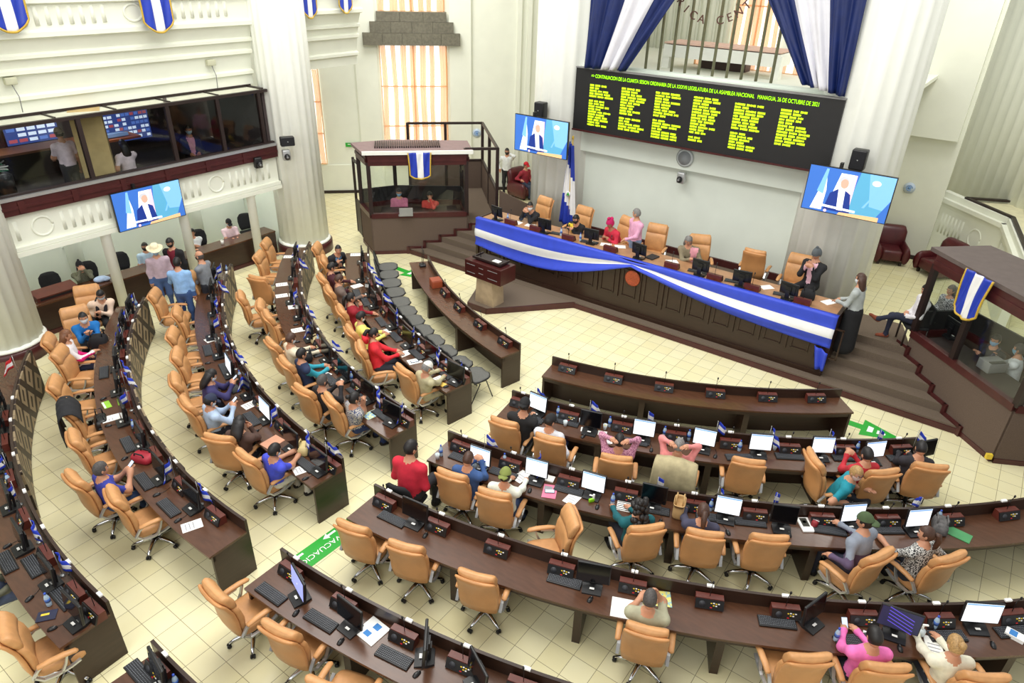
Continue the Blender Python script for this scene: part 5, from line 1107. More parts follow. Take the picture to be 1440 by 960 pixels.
def head_geo():
    """head shell: centre at 0, x forward; returns (direction, vertex) grid"""
    nu, nv = 28, 20; D = []; V = []
    for i in range(nv + 1):
        ph = PI * i / nv; z = -math.cos(ph); r = max(1e-4, math.sin(ph))
        for j in range(nu):
            a = 2 * PI * j / nu; d = np.array([r * math.cos(a), r * math.sin(a), z]); p = d * np.array([.098, .077, .122])
            if z < 0: p[1] *= 1 - .28 * z * z; p[0] = p[0] * (1 - .12 * z * z) + .012 * (-z)
            if d[0] > .6 and abs(d[1]) < .5: p[0] -= .006 * (1 - abs(d[1]) * 2)
            if d[0] > .75 and abs(d[2] + .1) < .16: p[0] -= .004
            D.append(d); V.append(p)
    F = [(i * nu + j, i * nu + (j + 1) % nu, (i + 1) * nu + (j + 1) % nu, (i + 1) * nu + j) for i in range(nv) for j in range(nu)]
    return D, V, F
HD, HV, HF = head_geo()
def head_into(mb, T_):
    mb.add(HV, HF, 0, True, T_)
    mb.loft([[(.080, 0, .012), (.083, -.006, .0), (.083, .006, .0)], [(.098, 0, -.012), (.090, -.012, -.018), (.090, .012, -.018)], [(.105, 0, -.024), (.085, -.016, -.032), (.085, .016, -.032)], [(.088, 0, -.036), (.08, -.008, -.037), (.08, .008, -.037)]], 0, True, T=T_)
    for s in (-1, 1):
        mb.ell((0, s * .077, -.005), (.02, .010, .034), 8, 6, 0, T_); mb.ell((.083, s * .031, .010), (.010, .013, .008), 8, 6, 2, T_); mb.ell((.0905, s * .031, .010), (.005, .006, .006), 8, 6, 1, T_); mb.box((.088, s * .032, .029), (.01, .03, .006), m=1, T=T_)
    mb.ell((.086, 0, -.056), (.010, .024, .007), 10, 6, 3, T_)
def shell(pred, sc, T_, th=0.0):
    mb = MB(); sx, sy, sz = sc if hasattr(sc, '__len__') else (sc, sc, sc); use = {}
    for f in HF:
        c = sum(HD[i] for i in f) / 4
        if pred(c):
            ids = []
            for i in f:
                if i not in use: use[i] = len(mb.v); p = np.array(T_)[:3, :3] @ (HV[i] * np.array([sx, sy, sz])) + np.array(T_)[:3, 3]; mb.v.append(tuple(p))
                ids.append(use[i])
            mb.f.append(tuple(ids)); mb.m.append(0); mb.s.append(True)
    return mb
def hair_mesh(style, T_):
    face = lambda d: d[0] > .42 and d[2] < .52 or (d[0] > .05 and d[2] < -.05 and abs(d[1]) > .5)
    if style == 'bald': return shell(lambda d: -.45 < d[2] < .25 and d[0] < .25, 1.05, T_)
    if style == 'thin': return shell(lambda d: d[2] > -.45 and not face(d) and d[0] < .5, 1.04, T_)
    mb = shell(lambda d: d[2] > -.5 and not face(d), (1.10, 1.10, 1.09), T_)
    if style == 'long':
        R = []
        for z, rx, ry, cx in ((.06, .085, .088, -.02), (-.05, .075, .098, -.035), (-.14, .065, .105, -.055), (-.22, .05, .10, -.07), (-.28, .025, .07, -.075)):
            R.append([(cx + rx * math.cos(a), ry * math.sin(a), z) for a in [2 * PI * k / 16 for k in range(16)]])
        mb.loft(R, T=T_)
    if style == 'longcurly':
        rs = random.Random(3)
        for k in range(44):
            a, z = rs.uniform(1.2, 5.1), rs.uniform(-.24, .12); q = 1 + max(0, -z) * 1.2; mb.ell((.07 * q * math.cos(a) - .035, .085 * q * math.sin(a), z), (.042, .042, .045), 7, 5, 0, T_)
    if style == 'curly':
        rs = random.Random(3)
        for k in range(26):
            a, z = rs.uniform(.9, 5.4), rs.uniform(-.13, .12); mb.ell((.085 * math.cos(a) - .02, .085 * math.sin(a), z), (.04, .04, .04), 7, 5, 0, T_)
    if style == 'pony': mb.tube([(-.10, 0, .04), (-.14, 0, .03), (-.155, 0, -.06), (-.14, .0, -.17), (-.12, 0, -.22)], [.03, .038, .04, .03, .008], 10, 0, T_)
    if style == 'bun': mb.ell((-.12, 0, .05), (.045, .045, .045), 10, 8, 0, T_)
    return mb
def two_bone(S_, Tg, l1, l2, pole):
    S_, Tg = np.array(S_, float), np.array(Tg, float); d = Tg - S_; L = np.linalg.norm(d); L = min(max(L, abs(l1 - l2) + .02), l1 + l2 - .005); u = d / max(1e-6, np.linalg.norm(d)); Tg = S_ + u * L
    a = (l1 * l1 - l2 * l2 + L * L) / (2 * L); hgt = math.sqrt(max(0, l1 * l1 - a * a)); p = np.array(pole, float); p = p - u * (p @ u); p /= max(1e-6, np.linalg.norm(p)); return S_ + u * a + p * hgt, Tg
ARM = {'desk': (.46, .17, .80), 'desk2': (.40, .08, .80), 'phone': (.36, .05, .98), 'lap': (.26, .10, .66), 'lap2': (.20, .05, .68), 'head': (-.05, .12, 1.30), 'chin': (.20, .05, 1.06), 'face': (.20, .05, 1.17), 'cross': (.24, -.10, .92), 'armrest': (.16, .31, .70), 'pray': (.30, .02, .98), 'side': (-.02, .30, .60), 'hang': (.03, .24, .78), 'talk': (.30, .14, 1.25), 'chest': (.22, .06, 1.10), 'table': (.36, .10, 1.02), 'ear': (.06, .12, 1.52), 'hip': (.06, .26, .96)}
PEOPLE = []
def person(lab, pos, a, sit=True, lean=.08, turn=0.0, nod=.15, arms=('desk', 'desk'), shirt=(120, 120, 140), pants=(40, 42, 52), skin=0, sleeve='long', hair='short', hc='black', hat=None, mask=None, inner=None, sc=1.0, tilt=0.0, shoes=(30, 26, 26), legs=None, skirt=False, pattern=None, scarf=None, sh2=None, group=None, roll=0.0, seat=.52, slv=None):
    """pos: x, y, z of the floor below the hips; a: the way the hips face"""
    f = np.array([1.0, 0, 0]); zh = seat + .04 if sit else .93
    ax = np.array([math.sin(lean), math.sin(tilt), math.cos(lean) * math.cos(tilt)]); ax /= np.linalg.norm(ax); fd = np.array([math.cos(lean), 0, -math.sin(lean)])
    Pv = np.array([0, 0, zh]); Ch = Pv + .30 * ax; Nk = Pv + .49 * ax; Hc = Nk + .085 * ax + np.array([.02 + .02 * math.sin(max(0, nod)), 0, .105])
    SK, SH, PA, SHO, IN = 0, 4, 5, 6, 7
    pr = [(Pv, Pv + .12 * ax, .155, .15, fd, 1.22), (Pv + .12 * ax, Ch, .145, .155, fd, 1.25), (Ch, Pv + .40 * ax, .158, .12, fd, 1.35), (Nk - .06 * ax, Nk + .07 * ax, .062, .054, None, 1)]
    mt = [SH if not sit else SH, SH, SH, SK]
    for s, h in ((1, arms[0]), (-1, arms[1])):
        S_ = Pv + .425 * ax + np.array([0, s * .185, 0]); tg = np.array(ARM[h] if isinstance(h, str) else h, float); tg = np.array([tg[0], s * tg[1], tg[2]])
        pole = (-.35, s * .55, -.9) if not (isinstance(h, str) and h in ('head', 'ear')) else (.7, s * .6, .0)
        if isinstance(h, str) and h in ('head', 'chin', 'face', 'phone', 'pray', 'chest', 'talk'): tg = tg + (Nk - Pv - np.array([0, 0, .49])) + (np.array([0, 0, zh - .56]) if h == 'head' else 0)
        El, W = two_bone(S_, tg, .285, .255, pole)
        pr += [(Pv + .41 * ax, S_, .085, .064, None, 1), (S_, El, .060, .046, None, 1), (El, W, .044, .031, None, 1)]; mt += [SH, SH if sleeve != 'none' else SK, SH if sleeve == 'long' else SK]
        hands_d = (W - El) / np.linalg.norm(W - El); pr.append((W, W + hands_d * .05, .030, .032, None, 1)); mt.append(SK)
        if s == 1: HL = (W, hands_d, s)
        else: HRt = (W, hands_d, s)
    legp = legs or (('sit', 'sit') if sit else ('stand', 'stand'))
    for s, lg in ((1, legp[0]), (-1, legp[1])):
        hp = Pv + np.array([0, s * .09, -.02])
        if lg == 'tuck': kn, an, to = hp + [.26, s * .04, -.10], np.array([.16, s * .1, .09]), np.array([.26, s * .11, .045])
        elif lg == 'sit': kn, an, to = hp + [.43, s * .05, -.01], np.array([.44, s * .14, .09]), np.array([.60, s * .16, .045])
        elif lg == 'cross': kn, an, to = hp + [.42, -s * .02, .09], hp + [.72, -s * .16, -.08], hp + [.86, -s * .2, -.02]
        elif lg == 'stand': kn, an, to = hp + [.03, s * .01, -.43], np.array([-.01, s * .10, .09]), np.array([.15, s * .12, .045])
        elif lg == 'back': kn, an, to = hp + [.10, s * .02, -.42], np.array([.20, s * .06, .09]), np.array([.36, s * .07, .045])
        else: kn, an, to = hp + [.43, s * .05, -.01], np.array([.30, s * .12, .10]), np.array([.44, s * .13, .045])
        pr += [(hp, kn, .092, .066, None, 1), (kn, an, .060, .042, None, 1), (an - [.03, 0, .03], to, .042, .036, None, 1)]; mt += [PA, PA, SHO]
    if skirt: pr += [(Pv + [0, 0, -.05], np.array([.02, 0, .12]), .17, .22, None, 1)]; mt += [PA]
    V, F = surface_nets(pr); fc = V[F].mean(1); dd = np.stack([pdist(fc, q) for q in pr], 1); mi = np.array(mt)[dd.argmin(1)]; mi = np.where((dd.argmin(1) == 3) & ((fc - Pv) @ ax < .485), SH, mi)
    if inner is not None:
        rel = fc - Pv; u = rel @ ax; y = fc[:, 1]; fr = rel @ fd; mi = np.where((mi == SH) & (np.abs(y) < .045 + .05 * np.clip((u - .1) / .35, 0, 1)) & (fr > .03) & (u > .05) & (u < .5), IN, mi)
    if sh2 is not None: rel = fc - Pv; u = rel @ ax; mi = np.where((mi == SH) & (u > .27) , IN, mi)
    if pants is not None and not sit: mi = np.where((mi == SH) & (fc[:, 2] < .93), PA, mi)
    if slv is not None: mi = np.where((mi == SH) & np.isin(dd.argmin(1), [5, 6, 9, 10]), IN, mi)
    if sleeve == 'short': # the upper half of the upper arm keeps the cloth
        for k in range(4, len(pr)):
            if k in (5, 9): m_ = dd.argmin(1) == k; t = ((fc - pr[k][0]) @ (pr[k][1] - pr[k][0])) / np.sum((pr[k][1] - pr[k][0]) ** 2); mi = np.where(m_ & (t > .72), SK, mi)
    mb = MB(); mb.add(list(V), [tuple(q) for q in F], [int(x) for x in mi], True)
    R_ = Matrix.Translation(Vector(Hc)) @ Matrix.Rotation(turn, 4, 'Z') @ Matrix.Rotation(nod, 4, 'Y') @ Matrix.Rotation(roll, 4, 'X'); T_ = np.array(R_); head_into(mb, T_)
    for W, d, s in (HL, HRt):   # five fingers on each palm
        u = np.array([0, 0, 1.0]) if abs(d[2]) < .8 else np.array([1.0, 0, 0]); y = np.cross(u, d); y /= np.linalg.norm(y); z = np.cross(d, y); curl = .35
        for k, (o, L) in enumerate(((-.027, .066), (-.009, .076), (.009, .080), (.027, .070))):
            b0 = W + d * .055 + y * o; p1 = b0 + d * L * .5 - z * .008; p2 = b0 + d * L * .85 - z * .024; p3 = b0 + d * L * .95 - z * .04; mb.tube([b0, p1, p2, p3], [.0095, .009, .008, .006], 6, 0)
        b0 = W + d * .02 - y * s * .022; mb.tube([b0, b0 + d * .03 - y * s * .022 - z * .006, b0 + d * .055 - y * s * .026 - z * .016], [.012, .010, .007], 6, 0)
    cm = cloth(shirt, pattern); mats = [SKINS[skin], EYE, EYEW, LIP, cm, cloth(pants), cloth(shoes), cloth(inner if inner is not None else (sh2 if sh2 is not None else slv if slv is not None else shirt))]
    o = mb.build('person', mats); o.location = tuple(float(v) for v in pos); o.rotation_euler = (0, 0, a); o.scale = (sc, sc, sc); tag(o, lab, 'person', group)
    if hair and hair != 'none': hair_mesh(hair, T_).build('hair', HAIRC[hc], o)
    if mask:
        m = shell(lambda d: d[0] > .30 and -.86 < d[2] < -.02, (1.13, 1.06, 1.05), T_); m.build('face_mask', cloth(mask), o)
    if hat:
        kind, rgb = hat; hm = cloth(rgb)
        if kind in ('cap', 'capback'):
            m = shell(lambda d: d[2] > .28, (1.16, 1.18, 1.14), T_); sg = 1 if kind == 'cap' else -1
            m.loft([[(sg * (.09 + .085 * q), .075 * math.cos(q * 1.1) * u, .045 - .02 * q - .02 * u * u + e) for u in np.linspace(-1, 1, 9)] + [(sg * (.09 + .085 * q), .075 * math.cos(q * 1.1) * u, .037 - .02 * q - .02 * u * u) for u in np.linspace(1, -1, 9)] for q, e in ((0, 0), (.5, 0), (1, 0))], T=T_); m.build('cap', hm, o)
        elif kind == 'beanie':
            m = shell(lambda d: d[2] > .12 or (d[0] < .3 and d[2] > -.25), (1.17, 1.2, 1.2), T_); m.ell((-.03, 0, .15), (.03, .03, .03), 8, 6, 0, T_); m.build('beanie', hm, o)
        elif kind == 'scarf':
            m = shell(lambda d: d[2] > .2 or (d[0] < .25 and d[2] > -.4), (1.16, 1.18, 1.16), T_); m.ell((.02, 0, .15), (.05, .04, .035), 9, 6, 0, T_); m.ell((-.07, 0, .10), (.05, .05, .05), 9, 6, 0, T_); m.build('headscarf', hm, o)
        elif kind == 'cowboy':
            m = MB(); R = []
            for r, z in ((.10, .05), (.17, .045), (.18, .05), (.165, .055), (.10, .06), (.095, .11), (.085, .16), (.05, .165), (.001, .15)):
                R.append([(r * 1.12 * math.cos(t), r * math.sin(t) * (1.0 if r > .12 else .92), z + (.035 * abs(math.sin(t)) ** 2 if r > .12 else 0)) for t in [2 * PI * k / 28 for k in range(28)]])
            m.loft(R, caps=False, T=T_); m.build('cowboy_hat', hm, o)
        elif kind == 'hood':
            m = MB(); m.loft([[(-.10 + .07 * math.cos(t) + dx, .13 * math.sin(t), z) for t in [2 * PI * k / 14 for k in range(14)]] for z, dx in ((-.20, 0), (-.12, -.03), (-.08, -.01))], T=T_); m.build('hood', hm, o)
    if scarf:
        m = MB(); sh = .43
        for s in (-1, 1): 
            q = [Pv + sh * ax - fd * .10 + [0, s * .05, .05], Pv + .47 * ax + [0, s * .09, .03], Pv + .36 * ax + fd * .15 + [0, s * .075, 0], Pv + .12 * ax + fd * .17 + [0, s * .07, 0]]; m.tube(q, [.035, .04, .034, .026], 8)
        m.build('scarf', cloth(scarf), o)
    PEOPLE.append(o); return dict(o=o, L=HL, R=HRt)
def hand_at(P, which='L', d=.08):
    W, dr, s = P[which]; return np.array(P['o'].matrix_basis @ Vector(W + dr * d))
def on_seat(key, i, hx, hy, lab, **k):
    """someone on chair (key, i) whose head shows at the pixel hx, hy: slide and lean on the seat to bring it there"""
    o, a = CH[(key, i)]; a = a + math.radians(k.pop('rot', 0)); z0 = ZP if key == 'H' else 0.0; f = np.array([math.cos(a), math.sin(a)]); n = np.array([-f[1], f[0]]); lean = .1
    sit = .52
    for it in range(6):
        zh = z0 + sit + .04 + .575 * math.cos(lean) + .105; q = UZ(hx, hy, zh)[:2] - np.array(o); t = q @ f - .03; sd = q @ n
        off = min(max(t - .575 * math.sin(lean), -.02), .14); s_ = min(max((t - off) / .575, -.1), .72); lean = math.asin(s_)
    sd2 = min(max(sd, -.14), .14); k.setdefault('tilt', min(max((sd - sd2) / .55, -.3), .3))
    p = np.array(o) + f * off + n * sd2; k.setdefault('lean', lean); return person(lab, (p[0], p[1], z0), a, **k)
def at_head(hx, hy, z0, a, lab, stand=True, **k):
    sc = k.get('sc', 1.0); lean = k.get('lean', .06); k['lean'] = lean; zh = z0 + sc * ((.93 if stand else .56) + .575 * math.cos(lean) + .105); p = UZ(hx, hy, zh)
    f = np.array([math.cos(a), math.sin(a)]); q = p[:2] - f * sc * (.575 * math.sin(lean) + .03); return person(lab, (q[0], q[1], z0), a, sit=not stand, **k)
D = math.radians
LB = (222, 230, 236)
# innermost gallery-side desk
on_seat('L1', 0, 476, 351, 'woman in black jacket and blue scarf at the innermost desk\'s far end, facing round', rot=-45, turn=D(-35), nod=.05, arms=('lap', 'desk2'), shirt=(34, 34, 40), inner=(90, 130, 170), hair='pony', hc='black')
on_seat('L1', 2, 464, 372, 'dark-haired person in black and maroon hunched beside the woman in black', nod=.5, arms=('desk2', 'lap'), shirt=(70, 26, 36), hair='short', hc='black')
on_seat('L1', 3, 471, 388, 'person in grey-brown top with dark brown hair at the innermost gallery-side desk', nod=.6, arms=('lap', 'desk2'), shirt=(112, 96, 88), hair='short', hc='brown')
on_seat('L1', 4, 482, 408, 'person in dark red sweater resting the chin on one hand', nod=.15, arms=('desk2', 'chin'), shirt=(150, 26, 42), hair='pony', hc='black')
on_seat('L1', 5, 500, 435, 'person in bright yellow shirt reading at the innermost gallery-side desk', nod=.5, arms=('desk2', 'desk2'), shirt=(236, 226, 120), hair='short', hc='black', mask=LB)
on_seat('L1', 6, 521, 461, 'woman in red hooded jacket holding a white sheet', nod=.4, arms=('desk2', 'desk2'), shirt=(214, 40, 52), hair='pony', hc='black', hat=('hood', (206, 36, 48)))
on_seat('L1', 7, 586, 539, 'person in khaki jacket bent over the aisle end of the innermost desk', nod=.7, arms=('desk', 'desk2'), shirt=(186, 178, 142), pants=(176, 168, 136), hair='short', hc='grey', hat=('cap', (226, 224, 214)))
# second gallery-side desk
on_seat('L2', 6, 400, 478, 'person in cream sweater with brown hair leaning toward a black handbag', nod=.4, arms=('desk2', 'desk'), shirt=(226, 216, 190), hair='short', hc='brown', mask=LB)
on_seat('L2', 7, 407, 503, 'man in navy jacket with teal sleeves clasping his hands on the desk', nod=.2, arms=('desk2', 'desk2'), shirt=(36, 50, 84), slv=(50, 160, 180), hair='short', hc='black')
on_seat('L2', 8, 437, 543, 'grey-haired man in black jacket holding up a phone at the second desk', nod=.3, arms=('phone', 'phone'), shirt=(38, 36, 40), hair='short', hc='dkgrey', mask=(40, 40, 46))
on_seat('L2', 9, 490, 576, 'woman in black and white patterned blouse and blue trousers at the aisle end', nod=.2, arms=('chin', 'cross'), shirt=(206, 200, 186), pattern=(50, 66, 110), sleeve='short', pants=(40, 56, 100), hair='bun', hc='black')
# third gallery-side desk
P1 = on_seat('L3', 5, 296, 526, 'woman in navy blouse looking at her phone at the third gallery-side desk', nod=.5, arms=('phone', 'phone'), shirt=(58, 54, 104), hair='long', hc='black', mask=LB)
P2 = on_seat('L3', 6, 292, 573, 'man in navy cap and pale blue shirt looking down at his phone', nod=.5, arms=('phone', 'phone'), shirt=(176, 196, 222), hair='short', hc='black', hat=('cap', (40, 48, 72)), mask=LB)
on_seat('L3', 7, 326, 605, 'dark-haired woman in brown top resting her head on her hand', nod=.45, arms=('lap', 'chin'), shirt=(84, 62, 54), hair='long', hc='black')
on_seat('L3', 8, 382, 640, 'man in royal blue polo and pale trousers at the third desk\'s aisle end', nod=.4, arms=('desk2', 'desk2'), shirt=(66, 78, 204), sleeve='short', pants=(214, 210, 196), hair='short', hc='black', mask=LB)
# fourth gallery-side desk
on_seat('L4', 0, 146, 412, 'woman in peach blouse with a black scarf at the far end of the fourth desk', nod=.5, arms=('desk2', 'lap2'), shirt=(240, 212, 190), scarf=(30, 28, 36), pants=(30, 30, 34), hair='short', hc='black', mask=LB)
on_seat('L4', 1, 117, 447, 'woman in bright blue sweater and white mask with her palms together', nod=.1, arms=('pray', 'pray'), shirt=(24, 112, 186), pants=(32, 32, 38), hair='short', hc='black', mask=LB)
on_seat('L4', 2, 93, 471, 'woman with long brown hair in a magenta and white jacket, back to the hall', nod=.2, arms=('lap', 'desk2'), shirt=(218, 30, 122), sh2=(232, 226, 228), pants=(50, 56, 84), hair='long', hc='auburn')
P3 = on_seat('L4', 7, 122, 668, 'man in dark blue shirt leaning back and raising a phone at the fourth desk', nod=.1, turn=D(-5), arms=('phone', 'phone'), shirt=(54, 62, 156), sleeve='short', pants=(64, 88, 130), hair='short', hc='dkgrey')
p = UZ(8, 830, .85); person('person in olive jacket and jeans cut off by the frame edge at the outermost desk', (p[0] - .42, p[1] - .15, 0), fwd('L5', p) - .2, lean=.15, arms=('lap', 'lap'), shirt=(96, 96, 80), pants=(70, 80, 104), skin=1)
# innermost booth-side desk
on_seat('R1', 0, 737, 574, 'broad man in black jacket and black cap at the aisle end, seen from behind', nod=.3, arms=('desk', 'desk2'), shirt=(30, 30, 32), hat=('capback', (26, 26, 28)), sc=1.06)
on_seat('R1', 1, 765, 606, 'person in white shirt, jeans and black cap slumped over the innermost booth-side desk', nod=.5, turn=D(-30), arms=('lap', 'side'), shirt=(222, 224, 232), pants=(46, 62, 122), hat=('cap', (28, 28, 30)))
on_seat('R1', 2, 870, 631, 'person in pink checked shirt with both hands behind the head', nod=.2, arms=('head', 'head'), shirt=(206, 150, 170), pattern=(150, 90, 120), hair='short', hc='black')
on_seat('R1', 3, 951, 642, 'grey-haired man in salmon pink shirt with his arms up around his head', nod=.3, arms=('head', 'head'), shirt=(226, 140, 138), hair='short', hc='grey')
on_seat('R1', 5, 1199, 684, 'blonde woman in teal shirt twisting round from the sideways chair', rot=-35, nod=.2, turn=D(-40), arms=('desk2', 'armrest'), shirt=(28, 140, 158), sleeve='short', hair='short', hc='blonde', mask=(226, 190, 180))
on_seat('R1', 6, 1237, 657, 'dark-haired person in red shirt reading a phone behind a tan chair back', nod=.4, arms=('phone', 'phone'), shirt=(190, 44, 56), hair='short', hc='black')
on_seat('R1', 7, 1308, 652, 'dark-haired person hidden behind the chair at the booth end of the innermost desk', nod=.5, arms=('desk2', 'desk2'), shirt=(44, 42, 48), hair='short', hc='black')
# second booth-side desk
pr = UZ(588, 649, 1.2); ar = fwd('R2', pr) + .1; person('broad man in bright red shirt on a black chair at a desk corner', (pr[0] - .12, pr[1] - .1, 0), ar, lean=.12, nod=.25, turn=D(-25), arms=('lap', 'lap2'), shirt=(196, 34, 56), sc=1.12, pants=(40, 40, 46), hair='short', hc='black')
on_seat('R2', 0, 648, 658, 'balding man in blue denim jacket holding a phone at the second booth-side desk', nod=.5, arms=('phone', 'phone'), shirt=(56, 88, 142), hair='thin', hc='brown')
on_seat('R2', 1, 709, 671, 'person in olive green cap and pale shirt reading white papers', nod=.3, arms=('desk2', 'desk'), shirt=(226, 230, 216), sleeve='long', pants=(54, 72, 110), hair='short', hc='black', hat=('capback', (128, 138, 70)))
on_seat('R2', 3, 900, 716, 'woman with curly black hair in a dark teal sweater before a dark screen', nod=.3, arms=('desk', 'desk2'), shirt=(14, 92, 100), hair='longcurly', hc='black')
on_seat('R2', 4, 990, 731, 'woman in dark blue top with a brown ponytail beside the paper bag', nod=.4, arms=('desk', 'desk2'), shirt=(66, 66, 88), pants=(96, 120, 150), hair='pony', hc='brown')
on_seat('R2', 6, 1214, 737, 'man in green cap and grey-purple jacket turned aside at the second booth-side desk', nod=.1, turn=D(25), arms=('armrest', 'desk'), shirt=(92, 76, 104), sh2=(138, 146, 160), pants=(38, 42, 60), hair='short', hc='black', hat=('capback', (74, 92, 60)), sc=1.05)
on_seat('R2', 7, 1302, 750, 'woman in black and white patterned top with a dark ponytail', nod=.05, turn=D(40), arms=('desk', 'side'), shirt=(40, 40, 42), pattern=(210, 210, 206), sleeve='short', hair='pony', hc='brown')
# third booth-side desk
on_seat('R3', 3, 912, 856, 'balding grey-haired man in pale grey-green shirt bent over papers, seen from behind', nod=.45, arms=('desk2', 'face'), shirt=(170, 168, 142), sleeve='short', hair='thin', hc='dkgrey', sc=1.04)
P4 = on_seat('R3', 5, 1241, 918, 'woman in bright pink shirt with dark hair looking at a phone over papers', nod=.5, arms=('desk2', 'desk2'), shirt=(240, 120, 190), hair='short', hc='black')
on_seat('R3', 6, 1350, 916, 'blonde woman in cream sweater reading a sheet at the third booth-side desk', nod=.5, arms=('desk', 'desk2'), shirt=(232, 228, 206), hair='bun', hc='blonde')
# head table
on_seat('H', 0, 745, 290, 'man in black jacket and white mask at the booth end of the head table', nod=.1, turn=D(35), arms=('chest', 'chest'), shirt=(30, 30, 34), inner=(48, 66, 96), pants=(190, 180, 156), hair='short', hc='black', mask=(236, 238, 238))
on_seat('H', 1, 811, 307, 'man in black jacket and yellow shirt beside the national flag', nod=.3, arms=('desk2', 'lap'), shirt=(28, 28, 32), inner=(232, 206, 60), hair='short', hc='black', mask=(34, 34, 40))
on_seat('H', 2, 858, 314, 'woman in red with a magenta headscarf reading at the head table', nod=.3, arms=('desk2', 'desk2'), shirt=(206, 46, 70), skin=1, hair='none', hat=('scarf', (196, 24, 96)))
at_head(895, 300, ZP, D(-120), 'grey-haired man in pink shirt standing behind the head table', nod=.15, turn=D(-50), arms=('table', 'hang'), shirt=(226, 166, 196), pants=(120, 140, 170), hair='short', hc='grey')
on_seat('H', 4, 957, 343, 'grey-haired woman in khaki jacket and pink top writing at the head table', nod=.5, arms=('desk2', 'desk2'), shirt=(138, 128, 104), inner=(240, 168, 180), hair='long', hc='grey')
at_head(1147, 363, ZP, D(-105), 'woman in pink with a black shawl and grey beanie standing over her bag', stand=False, seat=.62, nod=.5, arms=('chest', 'chest'), shirt=(28, 28, 32), inner=(232, 186, 200), pants=(28, 28, 32), hair='short', hc='dkgrey', hat=('beanie', (92, 98, 102)), sc=1.08)
at_head(1210, 392, ZP - .17, D(170), 'woman in grey jacket and long black skirt standing at the head table\'s end', nod=.1, arms=((.34, .12, 1.05), (.36, .10, 1.02)), shirt=(172, 178, 176), pants=(24, 24, 28), skirt=True, hair='long', hc='brown', mask=LB, sc=1.0)
q = UZ(1300, 416, ZP + 1.1); person('man in dark suit trousers sitting with crossed legs beside the booth', (q[0] + .0, q[1] + .05, ZP - .02), D(205), lean=-.05, nod=.2, arms=('lap', 'lap2'), shirt=(224, 220, 224), pants=(38, 42, 62), legs=('cross', 'sit'), hair='short', hc='black', shoes=(140, 72, 48))
# behind, by the wall
at_head(713, 213, 0, D(-60), 'man in white shirt and black trousers standing by the wall behind the ramp', nod=.1, arms=('ear', 'hip'), shirt=(226, 230, 232), pants=(34, 34, 40), hair='short', hc='black', mask=(40, 40, 44))
pq = at_head(740, 230, 0, D(-10), 'person in red sitting in the maroon armchair behind the television column', stand=False, seat=.46, nod=.2, arms=('lap', 'armrest'), shirt=(150, 40, 56), hat=('cap', (196, 30, 44)), pants=(50, 60, 80))
# standing group by the gallery posts
at_head(218, 352, 0, D(-25), 'man in cream cowboy hat and mauve shirt standing in the group by the posts', nod=.2, arms=('hang', 'hang'), shirt=(190, 168, 180), pants=(70, 94, 140), hair='short', hc='black', hat=('cowboy', (238, 226, 190)), mask=(150, 180, 206))
at_head(239, 341, 0, D(-60), 'man in black jacket and maroon shirt facing the standing group', nod=.4, arms=('hang', 'hang'), shirt=(28, 26, 30), inner=(120, 24, 44), hair='short', hc='black', mask=(30, 30, 34), pants=(34, 34, 40))
at_head(249, 369, 0, D(135), 'person in pale blue jacket and jeans with their back to the hall', nod=.1, arms=('talk', 'hang'), shirt=(140, 180, 226), pants=(62, 92, 146), hair='short', hc='black')
at_head(280, 360, 0, D(205), 'bald man in grey shirt and black mask facing the standing group', nod=.1, arms=('cross', 'cross'), shirt=(126, 130, 136), hair='bald', hc='dkgrey', mask=(32, 32, 36), pants=(40, 40, 48))
# behind the gallery desk
GD = [(112, 375, 'man in camouflage jacket and black beanie with hands at his face behind the gallery desk', dict(arms=('face', 'face'), shirt=(112, 112, 92), pattern=(84, 84, 70), hat=('beanie', (28, 28, 32)), nod=.2)), (203, 347, 'man in pale blue shirt and black mask turned sideways behind the gallery desk', dict(arms=('desk2', 'lap'), shirt=(180, 206, 226), mask=(30, 30, 34), turn=D(-40), sleeve='short', nod=.1)),
      (269, 326, 'person in white shirt partly hidden by a white post', dict(arms=('cross', 'desk2'), shirt=(226, 232, 236), sleeve='short', turn=D(-40))), (321, 316, 'man in pale pink polo and dark cap at the column end of the gallery desk', dict(arms=('desk2', 'desk2'), shirt=(234, 206, 214), sleeve='short', hat=('cap', (30, 30, 36)), nod=.5, mask=LB))]
for hx, hy, lab, k in GD: p = UX(hx, hy, -10.62); person(lab, (p[0], p[1], max(0, p[2] - 1.115)), D(-12), sc=.9, lean=.06, **k)
# upstairs control room
for (hx, hy, X, lab, k) in ((84, 188, -10.5, 'man in pale pink shirt and beige cap standing in the control room, back turned', dict(stand=True, arms=('table', 'hang'), shirt=(232, 214, 226), sleeve='short', pants=(60, 60, 64), hat=('capback', (150, 140, 120)))), (174, 204, -10.35, 'woman in pale pink shirt with long black hair in the control room', dict(stand=False, arms=('armrest', 'desk2'), shirt=(236, 218, 226), sleeve='short', hair='long', seat=.62)), (264, 182, -10.6, 'man in dark suit and mask sitting behind the control room glass', dict(stand=False, arms=('lap', 'lap'), shirt=(32, 34, 48), inner=(216, 150, 160), mask=(160, 180, 190), skin=1, seat=.5))):
    p = UX(hx, hy, X); st = k.pop('stand'); sc = 1.0; zf = 2.98; fac = D(185) if lab.startswith('man in pale') or lab.startswith('woman') else D(-15)
    zz = (p[2] - .105 - .575 - (0 if st else 0)) - zf; person(lab, (p[0], p[1], p[2] - .68 - (.93 if st else k.get('seat', .52) + .04)), fac, sit=not st, lean=.03, **k)
